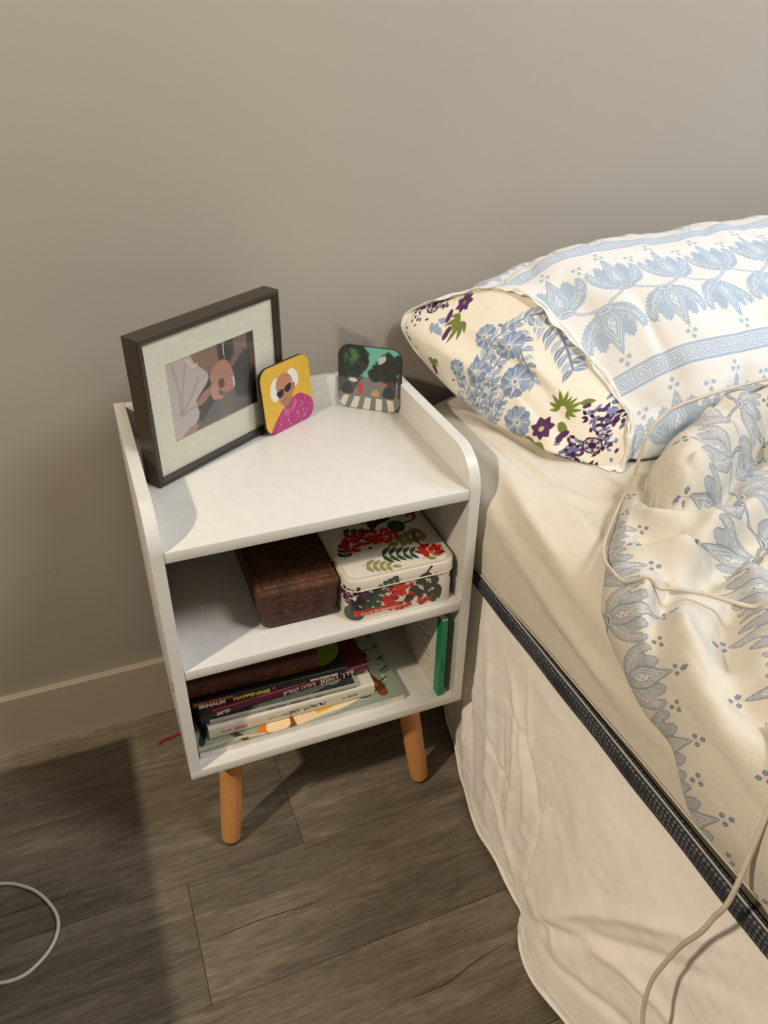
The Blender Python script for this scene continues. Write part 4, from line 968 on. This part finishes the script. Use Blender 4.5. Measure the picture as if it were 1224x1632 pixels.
for q in np.linspace(0, 1, 8):
    cr = .18 * np.sin(k * 170) + .25 * np.sin(k * 61)
    fr_.append(rimc + n_o * (lipw * q)[:, None] + radial * (lipw * q * (.35 + cr * q))[:, None])
fr_ = np.array(fr_); fr_[..., 2] = np.maximum(fr_[..., 2], .5795); fr_[..., 1] = np.minimum(fr_[..., 1], -.003)
inner_ = fr_[::-1] - radial[None] * .0012
lp = np.concatenate([fr_, inner_]); lp[..., 2] = np.maximum(lp[..., 2], .5793)
grid_mesh('opening_lip', lp - loc, None, M_hem, pil, wrap_v=True)
# inner pillow end with floral print
cen = rimc.mean(0); e1 = np.array([.708, -.366, .582]) - np.array([.545, -.022, .680]); LE = np.linalg.norm(e1); e1 /= LE
n_out = np.cross(e1, [0, 0, 1.]); n_out /= np.linalg.norm(n_out)
if n_out[0] > 0: n_out = -n_out
e2 = np.cross(n_out, e1); e2 = e2 if e2[2] > 0 else -e2
NR = 60; rings = []
for q in np.linspace(0, 1, NR):
    a = q
    R_ = rimc * (1 - a) + (cen + np.array([.0, -.01, .0])) * a
    b_ = math.sqrt(max(0, 1 - (1 - q) ** 2.0))
    rings.append(R_ + n_out * (.040 * b_) - np.array([0, 0, .006 * b_]) + n_out * (-.006 * (1 - q) ** 6) )
E_ = np.array(rings)
lowmask = np.clip((.655 - E_[..., 2]) / .06, 0, 1)[..., None]
E_ = E_ + n_out * .006 * lowmask * np.sin(np.pi * np.linspace(0, 1, NR))[:, None, None] ** .5
pin = E_ - np.array([.545, -.022, .680]); EU = pin @ e1; EV = pin @ e2
E_ = E_ + (n_out * .0035) * pnoise(E_, .06, 41, 3)[..., None] * np.clip(np.linspace(0, 1, NR) * 6, 0, 1)[:, None, None]
dd = np.zeros(E_.shape[:2])
UVp = np.stack([EU, EV], -1)
for L, a, wd in (([(.10, .045), (.20, .062), (.30, .045)], .006, .007), ([(.13, .030), (.22, .045), (.32, .02)], -.005, .007), ([(.06, .01), (.15, .02)], .003, .01), ([(.28, -.02), (.34, -.005)], .006, .006), ([(.25, -.03), (.33, -.02)], -.005, .005)):
    dd += ridge(UVp, L, a, wd)
E_ = E_ + n_out * dd[..., None]
E_[..., 2] = np.maximum(E_[..., 2], .5795)
UVe = np.stack([(EU + .02) / .44, (EV + .12) / .24], -1); UVe = np.concatenate([UVe, UVe[:, :1]], 1); Ec = np.concatenate([E_, E_[:, :1]], 1)
print('END', EU.min(), EU.max(), EV.min(), EV.max())
cv = Canvas(44, 24, 26, (236, 229, 212)); rg = np.random.RandomState(17)   # coordinates: x = EU+2cm, y = 12-EV (cm)
B1, B2, B3 = (150, 166, 190), (126, 143, 172), (176, 188, 206); PL = (84, 50, 92); PD = (58, 34, 64); OG = (118, 128, 58)
def bloom(cx, cy, s, n=26):
    for k in range(n):
        a = rg.uniform(0, 360); q = rg.uniform(.1, 1) ** .6 * s
        cv.leaf(cx + q * .9 * cos(R(a)), cy + q * .7 * sin(R(a)), a + rg.uniform(-50, 50), s * rg.uniform(.3, .5), s * .17, [B1, B2, B3][k % 3], bend=rg.uniform(-.2, .2))
def flower(cx, cy, r, c, cc):
    for k in range(7): cv.leaf(cx, cy, k * 51 + 12, r, r * .62, c)
    cv.ell(cx, cy, r * .2, r * .2, 0, cc)
def sprig(cx, cy, s, ang):
    for k in range(5): cv.leaf(cx, cy, ang + (k - 2) * 34, s * (1 - .1 * abs(k - 2)), s * .28, OG, bend=.12 * (k - 2))
def cluster(cx, cy, s, n):
    for k in range(n):
        x, y = cx + rg.normal(0, s * .5), cy + rg.normal(0, s * .35); c = [(104, 108, 142), PL, (130, 138, 168), PD][k % 4]
        cv.leaf(x, y, rg.uniform(0, 360), s * .34, s * .17, c)
DES = True
# main blue bouquet, stems and leaves
PXY = lambda u, v: (u + 2.0, 12 - v)
rg = np.random.RandomState(23)
def arm(u0, v0, a0, L, curl, n, s_, cols):            # curved stem with paired leaves
    u, v, a = u0, v0, a0; pts = []
    n = int(n * 1.4); s_ *= .86
    for k in range(n):
        pts.append(PXY(u, v)); 
        for m in (-1, 1):
            x, y = PXY(u, v); aa = -(a + m * (42 + 14 * rg.uniform(-1, 1))); LL = s_ * (1.05 - .45 * k / n); cv.leaf(x, y, aa, LL * 1.1, s_ * .48, (232, 226, 210), bend=-.12 * m); cv.leaf(x, y, aa, LL, s_ * .34, cols[(k + (m > 0)) % len(cols)], vein=(214, 216, 214), bend=-.12 * m)
        u += L / n * cos(R(a)); v += L / n * sin(R(a)); a += curl / n
    cv.line(pts, .22, B2)
for args in ((20, -3, 150, 9, -70, 7, 2.3), (20.5, -2, 125, 9, -40, 7, 2.4), (19, -3, 170, 8, -60, 6, 2.2), (21, -3, 105, 7, 20, 5, 2.2), (20, -4, 190, 6, -40, 5, 1.9), (21, -4, 60, 6, 60, 5, 1.8), (16, 3, 100, 7, -60, 6, 2.0), (19, 10, -10, 10, -24, 7, 2.6), (17.6, 9.2, 30, 8, -50, 6, 2.3), (18, 7.4, -25, 8, -10, 5, 2.0)):
    u0, v0, a0, L_, curl, n_, s0_ = args; arm(u0, v0, a0, L_, curl, n_, s0_, [B1, B3, B2])
for (u, v, r) in ((18.4, 6.0, 1.7), (22.0, 3.2, 2.0), (16.4, 1.6, 1.5), (18.6, -1.4, 1.4), (25.4, -.6, 2.1), (14.2, 5.2, 1.4), (21.6, -4.4, 1.4), (18.4, 12.2, 1.8), (13.2, .4, 1.2)):
    x, y = PXY(u, v)
    for k in range(11): cv.ell(x + r * .66 * cos(k * .571), y + r * .66 * sin(k * .571), r * .36, r * .30, k * 33, B2 if k % 2 else B1)
    for k in range(7): cv.line([(x + r * .25 * cos(k * .9), y + r * .25 * sin(k * .9)), (x + r * .8 * cos(k * .9 + .3), y + r * .8 * sin(k * .9 + .3))], .12, (222, 220, 214), smooth=False)
    cv.ell(x, y, r * .42, r * .36, 0, B3); cv.ell(x, y, r * .25, r * .2, 0, (216, 216, 212)); cv.ell(x, y, r * .12, r * .1, 0, B2)
for k in range(60):
    u, v = 18.5 + rg.normal(0, 3.2), 1.5 + rg.normal(0, 3.2); x, y = PXY(u, v); cv.leaf(x, y, rg.uniform(0, 360), rg.uniform(.5, 1.1), .35, (226, 220, 206) if k % 3 == 0 else B2)
for k in range(4): x, y = PXY(5.2 + k * .7, 2.6 + rg.normal(0, .5)); cv.leaf(x, y, rg.uniform(0, 360), 1.6, .7, B1)
def olive(u, v, ang, s_):
    x, y = PXY(u, v)
    for k in range(6): cv.leaf(x, y, ang + (k - 2.5) * 30, s_ * (1.1 - .12 * abs(k - 2.5)), s_ * .27, OG, bend=.14 * (k - 2.5) / 2)
def blotch(u, v, r):
    x, y = PXY(u, v); a = [(x + r * (.7 + .5 * rg.uniform()) * cos(t), y + r * (.7 + .5 * rg.uniform()) * sin(t)) for t in np.linspace(0, 2 * pi, 9)[:-1]]; cv.blob(a, OG); cv.ell(x, y, r * .3, r * .3, 0, (236, 229, 212))
flower(*PXY(7.6, 6.2), 1.25, PL, OG); olive(9.2, 4.6, 95, 2.5); olive(11.2, 9.6, -110, 1.7); olive(8.7, -1.0, 70, 1.6)
flower(*PXY(28.9, .6), 1.45, PL, (200, 180, 120)); olive(29.0, -1.4, 80, 2.6); olive(29.2, 3.6, -150, 1.9); olive(30.2, 3.6, -40, 1.7); cv.leaf(*PXY(31, 4.8), -30, 1.6, .7, OG); cv.ell(*PXY(31.0, 1.6), .85, .5, 25, OG)
olive(32.8, 9.4, -60, 2.6); olive(32.4, 9.2, 200, 1.5)
for (u, v, a) in ((30.9, 8.8, 20), (33.3, 7.6, 40), (7.0, 4.2, 60), (27.8, -2.4, 60), (9.4, -2.4, 60), (31.6, 1.0, -60), (8.6, 2.8, 70)): cv.ell(*PXY(u, v), .78, .38, a, PL)
for (u, v, s_, n) in ((3.8, 4.8, 2.0, 46), (1.6, 2.2, 1.6, 36), (5.6, 8.2, 1.6, 26), (2.4, -1.0, 1.4, 18), (34.6, 4.6, 2.2, 60), (36.2, 2.0, 2.0, 50), (34.0, -.6, 2.4, 60), (37, 6.4, 1.6, 26), (33.0, -3.2, 1.8, 36), (36.5, -1.5, 2.0, 36), (30.8, -3.6, 1.3, 16)): cluster(*PXY(u, v), s_, n)
for (u, v) in ((35.4, 1.4), (3.2, 3.8)):
    x, y = PXY(u, v); cv.ell(x, y, 1.15, .95, 0, PD); cv.ell(x, y, .98, .80, 0, (196, 184, 184)); cv.ell(x, y, .5, .4, 0, PD)
    for k in range(6): cv.ell(x + .74 * cos(k * 1.05), y + .60 * sin(k * 1.05), .16, .14, 0, PD)
M_floral = printed('floral_cotton', cv.image('floral_pillow_end'), .85, bump=.2, spec=.2, sheen=.15)
ip = grid_mesh('inner_pillow_end', Ec - loc, UVe, M_floral, pil); ip['label'] = 'cream inner pillow end with blue, purple and olive floral print'

# ------------------------------------------------------------------ duvet
Ed = np.array([(1.75, -.27, .60), (1.35, -.31, .60), (1.15, -.33, .60), (1.0, -.345, .60), (.87, -.362, .60), (.78, -.385, .60), (.735, -.405, .59), (.68, -.425, .582), (.628, -.468, .580), (.575, -.525, .579), (.530, -.585, .576), (.506, -.625, .560), (.499, -.675, .536), (.496, -.730, .528), (.492, -.775, .508), (.490, -.82, .502), (.487, -.87, .488), (.482, -1.0, .470), (.48, -1.2, .46), (.48, -1.42, .46)])
NS, NT = 520, 420
Ec_ = crom(Ed, NS); s_ = np.linspace(0, 1, NS)
wv = .0025 * np.sin(s_ * 60) + .0012 * np.sin(s_ * 130 + 1); Ec_[:, 0] += wv * (s_ > .35)
G_ = np.stack([np.full(NS, 1.85), np.interp(s_, [0, .35, 1], [-.42, -.62, -1.42])], 1)
tq = np.linspace(0, 1, NT) ** 1.9
PL2 = Ec_[:, None, :2] * (1 - tq)[None, :, None] + G_[:, None, :] * tq[None, :, None]
dE, _ = dist_poly(PL2, Ec_[::6, :2])
_tg = np.gradient(crom(Ed, NS)[:, :2], axis=0); _tg /= np.linalg.norm(_tg, axis=1)[:, None]; _in = np.stack([-_tg[:, 1], _tg[:, 0]], 1)
_dv = PL2 - Ec_[:, None, :2]; _r = np.linalg.norm(_dv, axis=2); _loc = np.abs((_dv * _in[:, None, :]).sum(2)); _b = np.clip((_r - .012) / .02, 0, 1)
dE = _loc * (1 - _b) + dE * _b
U = PL2; P3 = np.concatenate([U, np.zeros(U.shape[:2] + (1,))], -1)
Tz = .630 + .012 * pnoise(P3, .16, 51, 2) - .016 * np.exp(-(pnoise(P3 * np.array([1.3, .8, 1]), .10, 53, 2) * 6) ** 2) - .006 * np.exp(-(pnoise(P3, .05, 54, 2) * 5) ** 2)
# rolled-over lump near the pillow
lumpL = np.array([(.735, -.40), (.675, -.455), (.650, -.51), (.663, -.537), (.70, -.535), (.735, -.515), (.80, -.47), (.90, -.42), (1.05, -.40), (1.4, -.40)])
from_l = crom(lumpL, 60)
poly = np.vstack([from_l, [(1.6, -.2), (.75, -.2)]])
ins = np.zeros(U.shape[:2], bool)
for (ax, ay), (bx, by) in zip(poly, np.roll(poly, -1, 0)):
    c = (ay > U[..., 1]) != (by > U[..., 1]); xi = (bx - ax) * (U[..., 1] - ay) / (by - ay + 1e-12) + ax; ins ^= c & (U[..., 0] < xi)
dl, _ = dist_poly(U, from_l)
prof = np.where(ins, np.sqrt(np.clip(1 - (1 - np.clip(dl / .038, 0, 1)) ** 2, 0, 1)), 0)
Tz += .058 * prof - np.where(~ins, .016 * np.exp(-(dl / .014) ** 2), 0)
def rd(L, a, wd, fade=True): 
    global Tz
    Tz = Tz + ridge(U, L, a * 1.5, wd * 1.15, fade)
rd([(.575, -.625), (.527, -.66), (.500, -.70), (.474, -.74), (.46, -.80)], -.030, .010)          # deep vertical fold near the edge
rd([(.56, -.60), (.51, -.66), (.49, -.71)], .012, .016)
rd([(.545, -.655), (.515, -.705), (.49, -.76), (.48, -.84)], .016, .017)
rd([(.80, -.575), (.711, -.597), (.645, -.618), (.575, -.645)], -.034, .012)                      # long diagonal fold
rd([(.80, -.545), (.71, -.57), (.63, -.59), (.575, -.61)], .020, .018); rd([(.78, -.61), (.70, -.63), (.62, -.655)], .018, .018)
rd([(.66, -.56), (.72, -.575), (.80, -.545), (.9, -.52)], -.012, .012); rd([(.95, -.47), (.86, -.52), (.78, -.55)], -.016, .013)
rd([(.68, -.66), (.60, -.72), (.53, -.80), (.50, -.88)], .014, .018); rd([(.70, -.69), (.62, -.745), (.545, -.83), (.51, -.92)], -.015, .010)
rd([(.76, -.70), (.67, -.78), (.58, -.88), (.54, -.98)], .013, .020); rd([(.62, -.66), (.565, -.71), (.53, -.76)], -.013, .009)
rd([(.80, -.74), (.71, -.82), (.62, -.93)], -.016, .012); rd([(.66, -.62), (.61, -.69), (.58, -.74)], .008, .010); rd([(.57, -.555), (.60, -.60), (.64, -.63)], .010, .012)
rd([(.60, -.50), (.63, -.545), (.70, -.565)], .010, .014); rd([(.59, -.53), (.63, -.57)], -.008, .008); rd([(.80, -.42), (.79, -.46), (.77, -.49)], .006, .014); rd([(.86, -.42), (.84, -.47)], -.007, .009)
rd([(.72, -.43), (.73, -.47), (.72, -.50)], -.004, .010); rd([(.90, -.60), (.80, -.66), (.74, -.72)], .014, .02); rd([(.93, -.64), (.83, -.70)], -.014, .012)
Tz = .628 + (Tz - .628) * np.clip(dE / .030, .45, 1)
Tz = .598 + .006 * np.logaddexp(0, (Tz - .598) / .006)
ez = Ec_[:, 2]; rnd = .034
z0e = np.maximum(ez[:, None], Tz - rnd); rp = np.sqrt(np.clip(1 - (1 - np.clip(dE / .030, 0, 1)) ** 2, 0, 1))
Zf = z0e + (Tz - z0e) * rp
floor_ = .5890 - np.clip(.565 - U[..., 0], 0, .06) * .75 - 3.5 * np.clip(.532 - U[..., 0], 0, .06) + .003 * np.clip(dE / .02, 0, 1); Zf = np.maximum(Zf, floor_)
tg = np.gradient(Ec_[:, :2], axis=0); tg /= np.linalg.norm(tg, axis=1)[:, None]; inw = np.stack([-tg[:, 1], tg[:, 0]], 1)
inw *= np.sign(((G_ - Ec_[:, :2]) * inw).sum(1))[:, None]
NC = 26; qc = np.linspace(1, 0, NC, endpoint=False)            # curtain rows from the hem up to the rounded edge
bul = .010 * np.sin(s_ * 64) * np.sin(s_ * 23 + 1)
CU = np.zeros((NS, NC, 3))
for k, q in enumerate(qc):
    hgt = np.clip((Zf[:, 0] - ez) / .08, 0, 1)
    off = (.012 * q * q - .006 * sin(pi * q)) * hgt + bul * q * hgt * .6
    CU[:, k, :2] = U[:, 0] + inw * off[:, None]; CU[:, k, 2] = Zf[:, 0] + (ez - Zf[:, 0]) * q
CU[..., 0] = np.where((U[:, 0, 0] > .545)[:, None], CU[..., 0], np.minimum(CU[..., 0], .5225 + np.clip((CU[..., 2] - .560) / .025, 0, 1) * .06 + 4 * np.clip(CU[..., 2] - .578, 0, 1)))
PD_ = np.concatenate([CU, np.concatenate([U, Zf[..., None]], -1)], 1)
Nd = normals(PD_); Nd = Nd * np.sign((Nd[:, NC + 40:, 2]).mean() + 1e-9)
PD_ = PD_ + Nd * (.0012 * pnoise(PD_, .022, 61, 2) + .0012 * pnoise(PD_, .06, 62, 2))[..., None]
U = PD_[..., :2]; Zf = PD_[..., 2]; P3 = np.concatenate([U, np.zeros(U.shape[:2] + (1,))], -1)
al = R(62); wx = U[..., 0] + .012 * pnoise(P3, .15, 71, 2) - .8 * (.62 - np.minimum(Zf, .62)); wy = U[..., 1] + .012 * pnoise(P3, .15, 72, 2) + .35 * np.clip(Zf - .64, -1, 1)
UVd = np.stack([(wx * cos(al) + wy * sin(al)) / .070 + .3, (-wx * sin(al) + wy * cos(al)) / .185 + .30], -1)
# on the rolled lump the other end of the cloth shows, turned back
du = grid_mesh('duvet', PD_, UVd, M_duvet); tag(du, 'rumpled cream duvet with faded blue paisley print pushed back on the bed', 'duvet')

# ------------------------------------------------------------------ low bench added out of view at the left to cast the floor shadow
M_bench = wood_mat('dark_bench_wood', (34, 26, 20), (46, 35, 27), (58, 45, 34), (4, 40, 40), .6)
bn = empty('shadow_bench', (-.42, -.42, 0)); tag(bn, 'added low dark bench out of view at the left, casting the floor shadow', 'bench')
box('seat', -.20, .232, -.40, .222, .262, .292, M_bench, bn, .004)
for lx in (-.17, .205):
    for ly in (-.37, .19): prism('leg', rrect(.040, .040, .006, 4, lx, ly), 'z', 0, .2615, M_bench, bn, .001)
box('stretcher', -.15, .185, .178, .202, .16, .19, M_bench, bn, .002); box('stretcher', -.15, .185, -.382, -.358, .16, .19, M_bench, bn, .002)

# ------------------------------------------------------------------ cords
M_cord = plain('cream_cord', (204, 194, 176), .5, .03, 60); M_cordw = plain('white_cord', (206, 202, 192), .45, .03, 60); M_redc = plain('red_cord', (170, 30, 26), .5)
bpy.context.view_layer.update()
def bvh(o):
    me = o.data; mw = o.matrix_world; return BVHTree.FromPolygons([mw @ v.co for v in me.vertices], [tuple(p.vertices) for p in me.polygons])
trees = [bvh(du), bvh(sheet), bvh(pc)]
def drop(x, y, r=.002, skip=()):
    best = .0
    for i, t in enumerate(trees):
        if i in skip: continue
        h = t.ray_cast(Vector((x, y, 1.2)), Vector((0, 0, -1)))[0]
        if h is not None: best = max(best, h.z)
    return (x, y, best + r)
CORD_TOP = [(.700, -.412, .652), (.725, -.408, .6735), (.746, -.408, .681), (.778, -.410, .688), (.815, -.411, .693), (.878, -.412, .697), (.95, -.42, .702), (1.05, -.43, .705)]
ctrl = crom([(.82, -.80), (.72, -.755), (.63, -.715), (.603, -.709), (.562, -.656), (.528, -.622), (.531, -.588), (.560, -.535), (.612, -.482), (.665, -.437), (.70, -.408), (.765, -.372)], 70)
pts = [drop(x, y, .0028, (2,)) for x, y in ctrl]; zz_ = np.array([p_[2] for p_ in pts]); zs_ = np.convolve(np.pad(zz_, 9, 'edge'), np.ones(19) / 19, 'valid'); zs_ = np.maximum(zs_, zz_)
for _ in range(4): zs_ = np.maximum(np.convolve(np.pad(zs_, 5, 'edge'), np.ones(11) / 11, 'valid'), zz_ - .0008); pts = [(p_[0], p_[1], float(z_)) for p_, z_ in zip(pts, zs_)]
pts = [p_ for p_ in pts if not (p_[0] > .690 and p_[1] > -.5)] + CORD_TOP
o = tube('cord', pts, .0021, M_cord, None, 8, 300); tag(o, 'cream cord looping over the duvet edge in front of the pillow', 'cord')
ctrl = crom([(.52, -.80), (.50, -.830), (.487, -.848), (.474, -.856)], 14)
pts = [drop(x, y, .0028, (2,)) for x, y in ctrl][:10] + [(.468, -.858, .520), (.466, -.853, .479), (.466, -.848, .449), (.468, -.836, .405), (.468, -.828, .360), (.466, -.824, .321), (.464, -.828, .281), (.462, -.838, .25), (.46, -.85, .18), (.45, -.87, .08), (.42, -.90, .004), (.35, -1.0, .004)]
o = tube('cord', pts, .0023, M_cord, None, 8, 260); tag(o, 'cream cord hanging down over the mattress side and the bed skirt', 'cord')
o = tube('cable', [(-.40, -.31, .003), (-.30, -.27, .003), (-.22, -.252, .003), (-.174, -.261, .003), (-.149, -.273, .003), (-.124, -.295, .003), (-.104, -.329, .003), (-.099, -.357, .003), (-.110, -.385, .003), (-.135, -.406, .003), (-.158, -.411, .003), (-.19, -.405, .003), (-.30, -.38, .003), (-.42, -.39, .003)], .0026, M_cordw, None, 8, 220)
tag(o, 'white cable lying in a loop on the floor at the left', 'cable')
o = tube('ribbon', [(.076, -.085, .003), (.085, -.081, .004), (.10, -.078, .003), (.125, -.073, .003), (.20, -.06, .003)], .0022, M_redc, None, 8, 40, .6)
tag(o, 'red cord end lying on the floor behind the left nightstand leg', 'cord')
